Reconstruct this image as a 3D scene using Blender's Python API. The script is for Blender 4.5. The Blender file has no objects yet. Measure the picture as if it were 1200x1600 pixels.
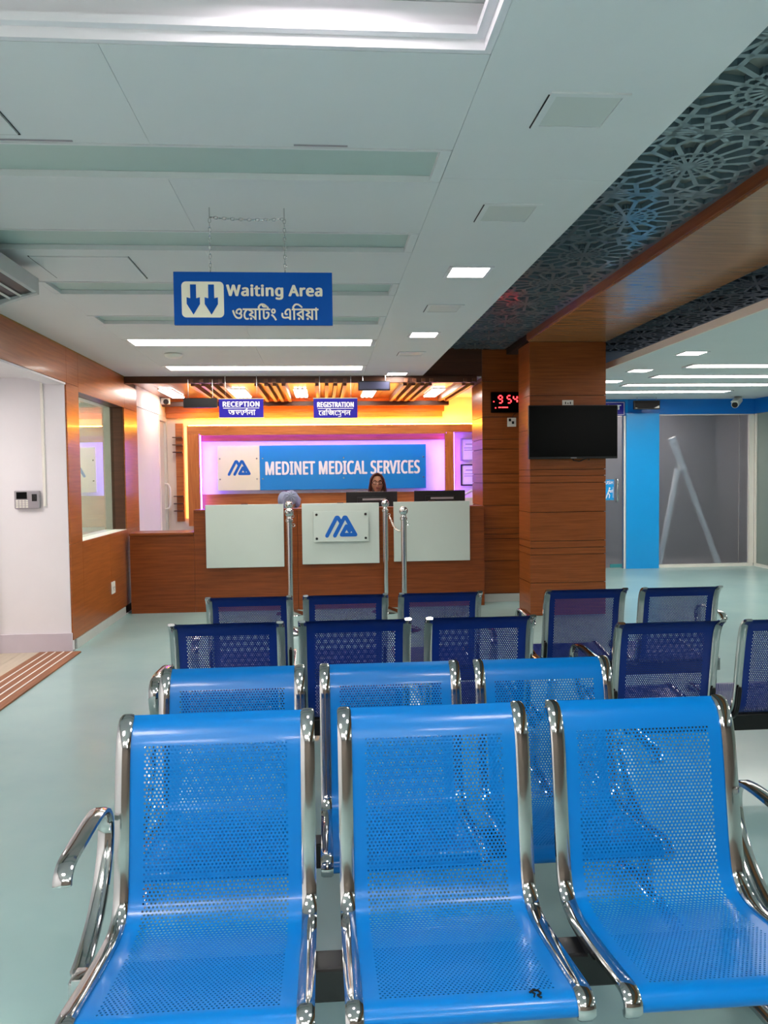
import bpy, bmesh, math, random
from mathutils import Vector, Matrix
random.seed(7)
SC = bpy.context.scene
COL = SC.collection

# ------------------------------------------------------------------ camera, world, exposure
cd = bpy.data.cameras.new('camera')
cam = bpy.data.objects.new('camera', cd); COL.objects.link(cam)
cd.sensor_fit = 'VERTICAL'; cd.sensor_height = 36.0; cd.lens = 28.125
cd.clip_start = 0.02; cd.clip_end = 80
right = Vector((0.99703, -0.07617, -0.01200)).normalized()
fwd = Vector((0.07555, 0.99612, -0.04500)).normalized()
up = right.cross(fwd).normalized(); right = fwd.cross(up).normalized()
m = Matrix((right, up, -fwd)).transposed().to_4x4()
m.translation = Vector((0, 0, 1.45))
cam.matrix_world = m
SC.camera = cam
W = bpy.data.worlds.new('world'); SC.world = W; W.use_nodes = True
W.node_tree.nodes['Background'].inputs[0].default_value = (0.8, 0.9, 1.0, 1)
W.node_tree.nodes['Background'].inputs[1].default_value = 0.15
SC.view_settings.view_transform = 'Standard'; SC.view_settings.look = 'None'
SC.view_settings.gamma = 1.0; SC.view_settings.use_curve_mapping = False
SC.view_settings.exposure = 1.3
SC.cycles.max_bounces = 10; SC.cycles.diffuse_bounces = 5; SC.cycles.glossy_bounces = 4
SC.cycles.transmission_bounces = 6; SC.cycles.transparent_max_bounces = 12
SC.cycles.sample_clamp_indirect = 4.0
# lamp strengths (all lamps are visible emitting panels built below)
L_DOWN, L_ROOM, L_TRAY, L_SLOT, L_TUBE, L_AMBER, L_VIOLET = 26.0, 11.6, 11.0, 6.4, 9.5, 54.0, 14.0

# ------------------------------------------------------------------ materials
def lin(c):
    return tuple(((v/255)/12.92 if v/255 <= 0.04045 else ((v/255+0.055)/1.055)**2.4) for v in c) + (1.0,)
def pm(name, rgb, rough=0.5, metal=0.0, coat=0.0, spec=0.5, noise=0.0, nscale=6.0, stretch=(1,1,1), bump=0.0, trans=0.0, ior=1.45, rgb2=None):
    mt = bpy.data.materials.new(name); mt.use_nodes = True
    nt = mt.node_tree; b = nt.nodes['Principled BSDF']
    c = lin(rgb)
    b.inputs['Base Color'].default_value = c
    b.inputs['Roughness'].default_value = rough; b.inputs['Metallic'].default_value = metal
    b.inputs['Coat Weight'].default_value = coat; b.inputs['Coat Roughness'].default_value = 0.08
    b.inputs['Specular IOR Level'].default_value = spec; b.inputs['IOR'].default_value = ior
    b.inputs['Transmission Weight'].default_value = trans
    if noise > 0 or rgb2 or bump > 0:
        tc = nt.nodes.new('ShaderNodeTexCoord'); mp = nt.nodes.new('ShaderNodeMapping')
        mp.inputs['Scale'].default_value = stretch
        nz = nt.nodes.new('ShaderNodeTexNoise'); nz.inputs['Scale'].default_value = nscale
        nz.inputs['Detail'].default_value = 5.0; nz.inputs['Roughness'].default_value = 0.6
        nt.links.new(tc.outputs['Object'], mp.inputs[0]); nt.links.new(mp.outputs[0], nz.inputs['Vector'])
        rp = nt.nodes.new('ShaderNodeValToRGB')
        c2 = lin(rgb2) if rgb2 else tuple(v*(1-noise) for v in c[:3]) + (1,)
        rp.color_ramp.elements[0].position = 0.3; rp.color_ramp.elements[1].position = 0.7
        rp.color_ramp.elements[0].color = c2; rp.color_ramp.elements[1].color = c
        nt.links.new(nz.outputs['Fac'], rp.inputs[0]); nt.links.new(rp.outputs[0], b.inputs['Base Color'])
        if bump > 0:
            bp = nt.nodes.new('ShaderNodeBump'); bp.inputs['Strength'].default_value = bump; bp.inputs['Distance'].default_value = 0.002
            nt.links.new(nz.outputs['Fac'], bp.inputs['Height']); nt.links.new(bp.outputs[0], b.inputs['Normal'])
    return mt
def em(name, rgb, s):
    mt = bpy.data.materials.new(name); mt.use_nodes = True
    b = mt.node_tree.nodes['Principled BSDF']
    b.inputs['Base Color'].default_value = (0.8, 0.8, 0.8, 1)
    b.inputs['Emission Color'].default_value = lin(rgb); b.inputs['Emission Strength'].default_value = s
    return mt
def glass(name, tint, ior):
    mt = bpy.data.materials.new(name); mt.use_nodes = True
    nt = mt.node_tree; nt.nodes.remove(nt.nodes['Principled BSDF'])
    t = nt.nodes.new('ShaderNodeBsdfTransparent'); t.inputs[0].default_value = lin(tint)
    g = nt.nodes.new('ShaderNodeBsdfGlossy'); g.inputs['Roughness'].default_value = 0.0
    fr = nt.nodes.new('ShaderNodeFresnel'); fr.inputs['IOR'].default_value = ior
    mx = nt.nodes.new('ShaderNodeMixShader')
    ge = nt.nodes.new('ShaderNodeNewGeometry'); iv = nt.nodes.new('ShaderNodeMath'); iv.operation = 'SUBTRACT'; iv.inputs[0].default_value = 1.0
    ml = nt.nodes.new('ShaderNodeMath'); ml.operation = 'MULTIPLY'
    nt.links.new(ge.outputs['Backfacing'], iv.inputs[1]); nt.links.new(iv.outputs[0], ml.inputs[0]); nt.links.new(fr.outputs[0], ml.inputs[1])
    m2 = nt.nodes.new('ShaderNodeMath'); m2.operation = 'MULTIPLY'; m2.inputs[1].default_value = 1.7; m2.use_clamp = True
    nt.links.new(ml.outputs[0], m2.inputs[0]); nt.links.new(m2.outputs[0], mx.inputs[0]); nt.links.new(t.outputs[0], mx.inputs[1]); nt.links.new(g.outputs[0], mx.inputs[2])
    nt.links.new(mx.outputs[0], nt.nodes['Material Output'].inputs[0])
    return mt
WOODA, WOODB = (156, 84, 38), (122, 60, 24)
M = dict(
 floor=pm('floor_vinyl', (156, 188, 187), 0.26, noise=0.10, nscale=1.2, coat=0.15, rgb2=(144, 178, 180)),
 plankfloor=pm('beige_plank', (200, 186, 165), 0.4, noise=0.15, nscale=3, stretch=(14, 1, 1)),
 ceil=pm('ceiling_paint', (224, 224, 224), 0.75, noise=0.03, nscale=2),
 white=pm('white_paint', (232, 228, 232), 0.6, noise=0.03, nscale=3),
 cream=pm('cream_paint', (240, 226, 214), 0.6, noise=0.02, nscale=3),
 plinth=pm('plinth', (205, 195, 205), 0.5, noise=0.04),
 skirt=pm('skirting', (196, 200, 196), 0.4, noise=0.08, nscale=5),
 wood=pm('wood_laminate', WOODA, 0.3, coat=0.12, spec=0.35, rgb2=WOODB, nscale=5, stretch=(0.5, 0.5, 11)),
 woodl=pm('wood_left_wall', (172, 98, 46), 0.3, coat=0.15, spec=0.4, rgb2=(142, 74, 30), nscale=5, stretch=(0.5, 0.5, 11)),
 woodc=pm('wood_counter', (142, 72, 30), 0.35, coat=0.1, spec=0.3, rgb2=(110, 52, 20), nscale=5, stretch=(0.5, 0.5, 11)),
 woodx=pm('wood_ceiling', WOODA, 0.28, coat=0.3, rgb2=WOODB, nscale=5, stretch=(9, 0.5, 9)),
 woodb=pm('wood_beam', (182, 118, 72), 0.26, coat=0.3, rgb2=(140, 92, 58), nscale=5, stretch=(0.6, 11, 11)),
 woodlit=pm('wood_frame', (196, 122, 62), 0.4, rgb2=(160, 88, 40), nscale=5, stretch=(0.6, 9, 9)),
 darkwood=pm('dark_wood', (88, 50, 32), 0.4, noise=0.35, nscale=5, stretch=(0.5, 9, 9)),
 batten=pm('batten_wood', (120, 72, 48), 0.4, noise=0.3, nscale=5, stretch=(9, 0.5, 9)),
 groove=pm('groove_dark', (46, 26, 16), 0.7, noise=0.1),
 blue=pm('blue_powder_coat', (0, 107, 183), 0.3, coat=0.12, spec=0.3, noise=0.04, nscale=3),
 blueshade=pm('blue_coat_shaded', (4, 38, 114), 0.36, coat=0.1, spec=0.3, noise=0.06, nscale=3),  # same blue coat, shade on the unlit seat backs put into the colour
 chrome=pm('chrome', (188, 188, 188), 0.09, metal=1.0, noise=0.02),
 steel=pm('brushed_steel', (205, 206, 205), 0.16, metal=1.0, noise=0.05, nscale=4, stretch=(30, 30, 1)),
 black=pm('black_steel', (14, 14, 16), 0.35, noise=0.1),
 blackgloss=pm('black_gloss', (3, 4, 5), 0.25, spec=0.12, noise=0.1),
 blackplastic=pm('black_plastic', (22, 22, 26), 0.4, noise=0.1),
 lattice=pm('lattice_dark', (104, 122, 132), 0.28, coat=0.5, noise=0.12, nscale=4),
 latback=pm('lattice_backing', (128, 130, 124), 0.35, coat=0.2, noise=0.15, nscale=3),
 latside=pm('void_dark', (20, 22, 26), 0.6, noise=0.1),
 panel=pm('pale_acrylic', (200, 210, 204), 0.3, coat=0.2, noise=0.02),
 dsage=pm('downlight_diffuser_off', (208, 210, 206), 0.5, noise=0.02),
 sage=pm('slot_diffuser_off', (188, 204, 198), 0.5, noise=0.03),
 sblue=pm('sign_blue', (0, 80, 168), 0.5, spec=0.12, noise=0.05, nscale=4),
 sblue2=pm('sign_azure', (22, 132, 214), 0.3, coat=0.3, noise=0.03),
 scream=pm('sign_cream', (236, 230, 208), 0.4, noise=0.02),
 swhite=pm('sign_white', (244, 240, 246), 0.4, noise=0.02),
 logo=pm('logo_blue', (12, 96, 190), 0.35, noise=0.03),
 violet=pm('sign_violet', (36, 26, 150), 0.35, coat=0.05, spec=0.3, noise=0.05),
 wallblue=pm('wall_azure', (8, 156, 232), 0.3, coat=0.4, noise=0.03),
 wallshade=pm('wall_azure_shaded', (4, 116, 206), 0.3, coat=0.3, noise=0.03),  # wall azure darkened: the band's weaker light is put into its colour
 acgrey=pm('ac_plastic', (196, 198, 198), 0.45, noise=0.03),
 accream=pm('ac_cream', (228, 216, 200), 0.45, noise=0.05),
 grey=pm('grey_plastic', (158, 152, 158), 0.4, noise=0.05),
 ivory=pm('ivory_plastic', (236, 232, 224), 0.35, noise=0.02),
 mat=pm('mat_wood', (158, 104, 70), 0.6, rgb2=(124, 78, 52), nscale=4, stretch=(12, 0.7, 12)),
 rope=pm('silver_chain', (220, 214, 205), 0.2, metal=0.9, noise=0.05),
 skin=pm('skin', (206, 150, 122), 0.5, noise=0.06, nscale=20),
 hair=pm('hair_brown', (84, 36, 22), 0.4, noise=0.3, nscale=14, stretch=(1, 1, 0.3)),
 lips=pm('lips', (140, 66, 62), 0.4, noise=0.05),
 eye=pm('eye_white', (236, 232, 226), 0.2, noise=0.02),
 scarf=pm('grey_scarf', (150, 166, 190), 0.8, noise=0.18, nscale=9),
 cloth=pm('dark_maroon_cloth', (70, 30, 44), 0.8, noise=0.15, nscale=20),
 cloth2=pm('slate_cloth', (70, 78, 100), 0.8, noise=0.15, nscale=20),
 paper=pm('paper', (236, 232, 240), 0.6, noise=0.03),
 frost_dark=pm('frosted_grey', (205, 210, 220), 0.3, trans=0.9, ior=1.08, noise=0.06, nscale=2),
 frost_green=pm('frosted_green', (172, 188, 182), 0.35, trans=0.45, ior=1.08, noise=0.04),
 darkroom=pm('dim_room_wall', (112, 110, 112), 0.8, noise=0.1),
 palepipe=pm('pale_pipe', (236, 242, 240), 0.6, noise=0.05),
 glass=glass('window_glass', (205, 222, 214), 1.75),
 clear=pm('clear_door_glass', (232, 232, 224), 0.25, noise=0.02, coat=0.5),
 lamp=em('lamp_white', (255, 246, 236), L_DOWN),
 room=em('lamp_room', (255, 248, 244), L_ROOM),
 tray=em('lamp_tray', (255, 246, 250), L_TRAY),
 slot=em('lamp_slot', (255, 246, 236), L_SLOT),
 tube=em('lamp_tube', (255, 246, 238), L_TUBE),
 amber=em('led_amber', (255, 172, 40), L_AMBER),
 purple=em('led_violet', (122, 66, 255), L_VIOLET),
 glow=em('led_amber_soft', (255, 160, 30), 1.1),
 store=em('fill_store', (255, 236, 220), 20.0),
 red=em('digits_red', (255, 20, 30), 3.0),
)

# ------------------------------------------------------------------ mesh helpers
FONT = None
try:
    import os
    FONT = bpy.data.fonts.load(os.path.join(bpy.utils.system_resource('DATAFILES'), 'fonts', 'NotoSansHebrew-Regular.woff2'))
except Exception: FONT = None
class MB:
    def __init__(s): s.v = []; s.f = []
    def add(s, vs, fs):
        n = len(s.v); s.v += [tuple(p) for p in vs]; s.f += [tuple(i+n for i in f) for f in fs]; return s
    def box(s, x0, x1, y0, y1, z0, z1, ch=0.0):
        if ch <= 0:
            return s.add([(x0,y0,z0),(x1,y0,z0),(x1,y1,z0),(x0,y1,z0),(x0,y0,z1),(x1,y0,z1),(x1,y1,z1),(x0,y1,z1)],
                  [(0,3,2,1),(4,5,6,7),(0,1,5,4),(1,2,6,5),(2,3,7,6),(3,0,4,7)])
        b = bmesh.new(); bmesh.ops.create_cube(b, size=1)
        for v in b.verts:
            v.co = Vector(((x0+x1)/2+v.co.x*(x1-x0), (y0+y1)/2+v.co.y*(y1-y0), (z0+z1)/2+v.co.z*(z1-z0)))
        bmesh.ops.bevel(b, geom=b.edges[:], offset=ch, segments=2, profile=0.5, affect='EDGES')
        b.verts.index_update()
        s.add([v.co[:] for v in b.verts], [[v.index for v in f.verts] for f in b.faces]); b.free(); return s
    def lathe(s, prof, cx=0, cy=0, cz=0, n=20, axis='z'):
        vs = []
        for r, h in prof:
            for k in range(n):
                a = 2*math.pi*k/n; p = (r*math.cos(a), r*math.sin(a), h)
                if axis == 'y': p = (p[0], h, p[1])
                if axis == 'x': p = (h, p[0], p[1])
                vs.append((cx+p[0], cy+p[1], cz+p[2]))
        fs = [(j*n+k, j*n+(k+1)%n, (j+1)*n+(k+1)%n, (j+1)*n+k) for j in range(len(prof)-1) for k in range(n)]
        fs += [tuple(range(n))[::-1], tuple((len(prof)-1)*n+k for k in range(n))]
        if axis == 'y': fs = [f[::-1] for f in fs]
        return s.add(vs, fs)
    def tube(s, pts, r, n=8, closed=False, rx=None):
        pts = [Vector(p) for p in pts]; N = len(pts); vs = []
        upv = Vector((0, 0, 1)); prev = None
        for i, p in enumerate(pts):
            t = (pts[(i+1) % N]-pts[i-1]) if closed else (pts[min(i+1, N-1)]-pts[max(i-1, 0)])
            t.normalize()
            if prev is None:
                a = t.cross(upv)
                if a.length < 0.1: a = t.cross(Vector((1, 0, 0)))
            else: a = prev-t*prev.dot(t)
            a.normalize(); prev = a; b = t.cross(a)
            rr = r[i] if isinstance(r, (list, tuple)) else r
            for k in range(n):
                an = 2*math.pi*k/n
                vs.append(p+a*(rr*math.cos(an))*(rx or 1)+b*(rr*math.sin(an)))
        seg = N if closed else N-1
        fs = [(i*n+k, i*n+(k+1)%n, ((i+1)%N)*n+(k+1)%n, ((i+1)%N)*n+k) for i in range(seg) for k in range(n)]
        if not closed: fs += [tuple(range(n))[::-1], tuple((N-1)*n+k for k in range(n))]
        return s.add(vs, fs)
    def sweepyz(s, path, x, hw, ht, rnd=0.3):
        # band of half-width hw (in x) and half-thickness ht swept along a path of (y, z)
        c = 1-rnd
        sec = [(-c,-1),(c,-1),(1,-c),(1,c),(c,1),(-c,1),(-1,c),(-1,-c)]
        vs = []; N = len(path)
        for i, (y, z) in enumerate(path):
            a = path[max(i-1,0)]; b = path[min(i+1,N-1)]
            ty, tz = b[0]-a[0], b[1]-a[1]; l = math.hypot(ty, tz) or 1; ny, nz = -tz/l, ty/l
            k = 0.6 if i in (0, N-1) else 1.0
            for u, w in sec: vs.append((x+u*hw*(1 if k == 1 else 0.8), y+ny*w*ht*k, z+nz*w*ht*k))
        fs = [(i*8+k, i*8+(k+1)%8, (i+1)*8+(k+1)%8, (i+1)*8+k) for i in range(N-1) for k in range(8)]
        fs += [tuple(range(8))[::-1], tuple((N-1)*8+k for k in range(8))]
        return s.add(vs, fs)
    def ell(s, c, r, n=16, m_=10, fn=None):
        vs = []; 
        for j in range(m_+1):
            th = math.pi*j/m_
            for k in range(n):
                ph = 2*math.pi*k/n
                p = Vector((math.sin(th)*math.cos(ph), math.sin(th)*math.sin(ph), math.cos(th)))
                q = fn(p) if fn else p
                vs.append((c[0]+q.x*r[0], c[1]+q.y*r[1], c[2]+q.z*r[2]))
        fs = [(j*n+k, (j+1)*n+k, (j+1)*n+(k+1)%n, j*n+(k+1)%n) for j in range(m_) for k in range(n)]
        return s.add(vs, fs)
    def stroke(s, pts, w, y, caps=True, th=0.002):
        # flat stroke in the x-z plane facing -y
        for i in range(len(pts)-1):
            a = Vector(pts[i]); b = Vector(pts[i+1]); d = b-a
            if d.length < 1e-6: continue
            d.normalize(); n = Vector((-d.y, d.x))*w/2
            q = [a-n, b-n, b+n, a+n]; y -= 2.5e-4
            if (q[1]-q[0]).cross(q[3]-q[0]) < 0: q = q[::-1]
            vs = [(p.x, y, p.y) for p in q]+[(p.x, y+th, p.y) for p in q]
            s.add(vs, [(0,1,2,3),(7,6,5,4),(0,4,5,1),(1,5,6,2),(2,6,7,3),(3,7,4,0)])
        if caps:
            for p in pts:
                y -= 2.5e-4
                vs = [(p[0]+w/2*math.cos(k*math.pi/5), y+0.0001, p[1]+w/2*math.sin(k*math.pi/5)) for k in range(10)]
                s.add(vs, [tuple(range(10))])
        return s
    def poly(s, pts, y, th=0.002):
        n = len(pts)
        vs = [(p[0], y, p[1]) for p in pts]+[(p[0], y+th, p[1]) for p in pts]
        return s.add(vs, [tuple(range(n)), tuple(range(2*n-1, n-1, -1))]+[(k, k+n, (k+1)%n+n, (k+1)%n) for k in range(n)])
    def text(s, body, x0, x1, z0, z1, y, bold=0.0, th=0.0):
        c = bpy.data.curves.new('lettering', 'FONT'); c.body = body; c.resolution_u = 3; c.space_character = 1.0+bold*1.6
        if FONT and ord(body[0]) < 256: c.font = FONT
        o = bpy.data.objects.new('lettering', c); COL.objects.link(o)
        me = bpy.data.meshes.new_from_object(o.evaluated_get(bpy.context.evaluated_depsgraph_get()))
        vs = [v.co.copy() for v in me.vertices]; fs = [tuple(p.vertices) for p in me.polygons if p.area > 1e-7]
        bpy.data.objects.remove(o); bpy.data.curves.remove(c); bpy.data.meshes.remove(me)
        ax = min(v.x for v in vs); bx_ = max(v.x for v in vs); az = min(v.y for v in vs); bz = max(v.y for v in vs)
        w = bold*(z1-z0)
        x0 += w; x1 -= w; z0 += w*.6; z1 -= w*.6
        for i, (dx, dz) in enumerate([(0, 0)]+([(math.cos(k*math.pi/4)*w, math.sin(k*math.pi/4)*w*.6) for k in range(8)] if bold else [])):
            s.add([(x0+(v.x-ax)/(bx_-ax)*(x1-x0)+dx, y-.0035+i*3.5e-4, z0+(v.y-az)/(bz-az)*(z1-z0)+dz) for v in vs], fs)
        return s
    def xf(s, mat):
        s.v = [tuple(mat @ Vector(p)) for p in s.v]; return s
    def mesh(s, name, mat, smooth=False, angle=None):
        me = bpy.data.meshes.new(name); me.from_pydata(s.v, [], s.f); me.update()
        me.materials.append(mat)
        if smooth:
            for p in me.polygons: p.use_smooth = True
            if angle: me.set_sharp_from_angle(angle=math.radians(angle))
        return me
def link(name, me, parent=None):
    o = bpy.data.objects.new(name, me); COL.objects.link(o)
    if parent is not None:
        o.parent = parent
        if parent.type == 'EMPTY': o.matrix_parent_inverse = parent.matrix_basis.inverted()
    return o
def obj(name, mb, mat, parent=None, smooth=False, angle=40):
    return link(name, mb.mesh(name, mat, smooth, angle), parent)
def tag(o, label, cat, group=None):
    o['label'] = label; o['category'] = cat
    if group: o['group'] = group
    return o
def thing(name, label, cat, loc=(0,0,0), group=None):
    o = bpy.data.objects.new(name, None); COL.objects.link(o); o.location = loc; o.empty_display_size = 0.1
    bpy.context.view_layer.update()
    return tag(o, label, cat, group)
def struct(name, mb, mat, **k):
    o = obj(name, mb, mat, **k); o['kind'] = 'structure'; return o
def B(*a, **k): return MB().box(*a, **k)

ZC = 2.56   # ceiling height
# ------------------------------------------------------------------ floor and outer shell
struct('floor', B(-2.13, 6.7, -3.5, 11.95, -0.1, 0), M['floor'])
fr = struct('floor_entry', B(-4.3, -2.13, 4.3, 6.98, -0.1, -0.006), M['groove'])
for i in range(11):
    x = -4.3+i*0.195
    obj('plank', B(x, min(x+0.192, -2.132), 4.3, 6.9, -0.006, 0.0), M['plankfloor'], fr)
struct('floor_office', B(-5, -2.13, 6.98, 9.5, -0.1, 0), M['white'])
struct('wall_rear', B(-4.3, 6.7, -3.6, -3.5, 0, 3.1), pm('rear_wall_paint', (112, 102, 94), .7, noise=.04))
struct('wall_far_right', B(6.75, 6.85, -3.5, 11.95, 0, 3.1), M['white'])

# ------------------------------------------------------------------ main ceiling: boards, with slots and tray
back = struct('ceiling', B(-2.3, 1.14, -3.5, 8.93, 2.72, 2.76), M['ceil'])
slots = [(2.76, 3.07), (3.70, 4.02), (4.66, 4.97), (5.61, 5.91), (6.54, 6.87), (8.10, 8.42)]
SX0, SX1 = -1.58, 0.46
TY = 2.14
g = 0.0007
def board(x0, x1, y0, y1):
    obj('ceiling_board', B(x0+g, x1-g, y0+g, y1-g, ZC, ZC+0.06), M['ceil'], back)
for a, b in ((-3.5, 3.02), (3.02, 6.1), (6.1, 8.9)): board(SX1, 1.125, a, b)
for a, b in ((TY, 4.35), (4.35, 6.5), (6.5, 8.9)): board(-2.127, SX0, a, b)
ys = [TY]+[v for s in slots for v in s]+[8.9]
for i in range(0, len(ys), 2):
    for x0, x1 in ((SX0, -0.555), (-0.555, SX1)): board(x0, x1, ys[i], ys[i+1])
# tray recess above and behind the camera
tr = struct('trim_1', MB().box(-2.127, SX1-0.002, TY-0.045, TY-0.002, ZC+0.028, ZC+0.05).box(SX1-0.045, SX1-0.002, -3.5, TY-0.045, ZC+0.028, ZC+0.05)
        .box(-2.127, SX1, TY-0.02, TY-0.002, ZC+0.0, ZC+0.12).box(SX1-0.02, SX1, -3.5, TY-0.0202, ZC, ZC+0.12), M['white'])
struct('ceiling_tray', B(-2.127, SX1, -3.5, TY-0.002, ZC+0.122, ZC+0.15), M['ceil'])

# slot lights
names = ['unlit pale slot light in the ceiling nearest the camera, before the hanging sign', 'unlit pale slot light in the ceiling just beyond the hanging sign chains',
         'unlit pale slot light third along, behind the blue waiting sign', 'unlit short slot light showing below the blue waiting sign',
         'glowing white slot light just below the blue waiting sign', 'glowing white slot light closest to the wooden header']
for i, (a, b) in enumerate(slots):
    lit = i >= 4
    t = thing('slot_light', names[i], 'ceiling light', (-0.56, (a+b)/2, ZC+0.06), 'recessed slot lights of the left ceiling')
    obj('diffuser', B(SX0+0.001, SX1-0.001, a+0.001, b-0.001, ZC+0.022, ZC+0.034), M['slot'] if lit else M['sage'], t)
    f = MB()
    f.box(SX0+0.002, SX1-0.002, b-0.014, b-0.002, ZC-0.003, ZC+0.021).box(SX0+0.002, SX1-0.002, a+0.002, a+0.014, ZC-0.003, ZC+0.021)
    f.box(SX0+0.002, SX0+0.04, a+0.014, b-0.014, ZC-0.001, ZC+0.021).box(SX1-0.04, SX1-0.002, a+0.014, b-0.014, ZC-0.001, ZC+0.021)
    obj('frame', f, M['ceil'], t)

def downlight(x, y, lit, label, w=0.20, z=ZC, grp='square downlights'):
    t = thing('downlight', label, 'ceiling light', (x, y, z), grp)
    h = w/2
    f = MB()
    f.box(x-h-.02, x+h+.02, y-h-.02, y-h, z-.006, z-.0002).box(x-h-.02, x+h+.02, y+h, y+h+.02, z-.006, z-.0002)
    f.box(x-h-.02, x-h, y-h, y+h, z-.006, z-.0002).box(x+h, x+h+.02, y-h, y+h, z-.006, z-.0002)
    obj('frame', f, M['white'] if lit else M['ceil'], t)
    obj('diffuser', B(x-h+.001, x+h-.001, y-h+.001, y+h-.001, z-.004, z-.0003), M['lamp'] if lit else M['dsage'], t)
    if not lit: obj('gap', MB().box(x-h-.022, x+h+.02, y+h+.0202, y+h+.024, z-.003, z-.0002).box(x-h-.024, x-h-.0202, y-h, y+h+.02, z-.003, z-.0002), M['latside'], t)
    return t
downlight(0.80, 2.45, False, 'unlit square downlight largest and nearest, under the lattice edge')
downlight(0.80, 3.40, False, 'unlit square downlight second from the camera, beyond the largest unlit one')
downlight(0.81, 4.38, True, 'lit square downlight nearest the camera on the left ceiling')
downlight(0.82, 5.33, False, 'unlit square downlight between the two nearer lit ones')
downlight(0.81, 6.32, True, 'lit square downlight second from the camera on the left ceiling')
downlight(0.82, 7.30, False, 'unlit square downlight farthest away, before the header')
downlight(0.82, 8.72, True, 'lit square downlight beside the wooden header and grey display')
# lamps behind the camera
for x, y, lb in ((-1.1, 0.3, 'in the left tray'), (-1.1, -1.9, 'at the tray rear left'), (-0.1, -1.9, 'at the tray rear right'), (0.8, 1.1, 'overhead at right'), (0.8, -0.9, 'second at right'), (0.8, -2.6, 'by the rear wall')):
    downlight(x, y, True, 'lit square ceiling light behind the camera, %s' % lb, w=0.3 if x > 0.5 else 0.5, z=ZC if x > 0.5 else ZC+0.122, grp='ceiling lights behind the camera').children[1].data.materials[0] = M['room']
t = thing('tray_light', 'bright square panel light inside the raised ceiling tray', 'ceiling light', (0.0, 1.86, ZC+0.122))
obj('frame', MB().box(-.17, .19, 1.68, 1.70, ZC+.10, ZC+.1215).box(-.17, .19, 2.02, 2.04, ZC+.10, ZC+.1215).box(-.17, -.15, 1.70, 2.02, ZC+.10, ZC+.1215).box(.17, .19, 1.70, 2.02, ZC+.10, ZC+.1215), M['white'], t)
obj('diffuser', B(-.12, .14, 1.72, 2.0, ZC+.105, ZC+.1215), M['tray'], t)
# access hatches, air slits, smoke detector
def hatch(x0, x1, y0, y1, label, z=ZC):
    t = thing('ceiling_hatch', label, 'hatch', ((x0+x1)/2, (y0+y1)/2, z))
    obj('cover', B(x0+.006, x1-.006, y0+.006, y1-.006, z-.005, z-.0003), M['ceil'], t)
    e = MB()
    e.box(x0, x1, y1-.003, y1, z-.003, z-.0003).box(x0, x0+.005, y0, y1-.005, z-.003, z-.0003).box(x1-.002, x1, y0, y1-.005, z-.003, z-.0003)
    obj('gap', e, M['latside'], t)
hatch(-1.44, -0.95, 4.13, 4.57, 'square access hatch in the ceiling beside the air conditioner')
hatch(-1.5, -0.95, 2.25, 2.70, 'square access hatch cut off by the left edge of the picture')
def slit(x0, x1, y, label):
    tag(obj('air_slit', MB().box(x0, x1, y-.008, y+.0, ZC-.004, ZC-.0003, ch=.001), M['grey']), label, 'vent')
slit(-0.08, 0.10, 2.745, 'short dark air slit at the edge of the nearest slot light')
slit(-1.3, -0.80, 2.745, 'dark air slit at the left end of the nearest slot light')
tag(obj('smoke_detector', MB().lathe([(.075, -.002), (.08, -.012), (.07, -.03), (.045, -.04), (.02, -.042)], -1.31, 7.3, ZC, 24), M['ivory'], smooth=True), 'round white smoke detector between the two glowing slot lights', 'smoke detector')

# ------------------------------------------------------------------ upper lattice ceiling and wooden beam
up_ = struct('ceiling_upper', MB().box(1.0, 2.08, -3.5, 9.6, 2.8855, 2.95).box(2.89, 4.2, -3.5, 11.9, 2.8855, 2.95), M['latback'])
def lattice(cx, cy, s=0.735, z0=2.86, z1=2.885):
    mb = MB(); h = s/2
    def bar(ax, ay, bx, by, w):
        # clip to the tile
        t0, t1 = 0.0, 1.0; dx, dy = bx-ax, by-ay
        for p, q in ((-dx, ax+h), (dx, h-ax), (-dy, ay+h), (dy, h-ay)):
            if abs(p) < 1e-9:
                if q < 0: return
            else:
                r = q/p
                if p < 0: t0 = max(t0, r)
                else: t1 = min(t1, r)
        if t1-t0 < 0.02: return
        ax, ay, bx, by = ax+dx*t0, ay+dy*t0, ax+dx*t1, ay+dy*t1
        l = math.hypot(bx-ax, by-ay)
        if l < 0.01: return
        nx, ny = -(by-ay)/l*w/2, (bx-ax)/l*w/2
        p = [(ax-nx, ay-ny), (bx-nx, by-ny), (bx+nx, by+ny), (ax+nx, ay+ny)]
        mb.add([(cx+u, cy+v, z0) for u, v in p]+[(cx+u, cy+v, z1) for u, v in p], [(0,3,2,1),(4,5,6,7),(0,1,5,4),(1,2,6,5),(2,3,7,6),(3,0,4,7)])
    N = 16
    P = lambda k, r: (r*math.cos(2*math.pi*(k+.5)/N), r*math.sin(2*math.pi*(k+.5)/N))
    for k in range(N):
        bar(*P(k, .03), *P(k, .14), .017); bar(*P(k, .13), *P(k, .285), .023)
        for r0, r1, w in ((.095, .110, .015), (.140, .160, .016), (.275, .320, .024)):
            bar(*P(k, r0), *P(k+.5, r1), w); bar(*P(k+.5, r1), *P(k+1, r0), w)
        bar(*P(k+.5, .32), *P(k+1.25, .46), .024); bar(*P(k+.5, .32), *P(k-.25, .46), .024)
    for k in range(0, N, 2):
        bar(*P(k, .40), *P(k+2, .40), .022)
    for e in (-1, 1):
        bar(-h, e*(h-.012), h, e*(h-.012), .024); bar(e*(h-.012), -h, e*(h-.012), h, .024)
    mb.lathe([(.052, 0), (.052, z1-z0)], cx, cy, z0, 16)
    return mb
lat_l = lattice(0, 0).mesh('lattice_panel', M['lattice'])
k = 0
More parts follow.
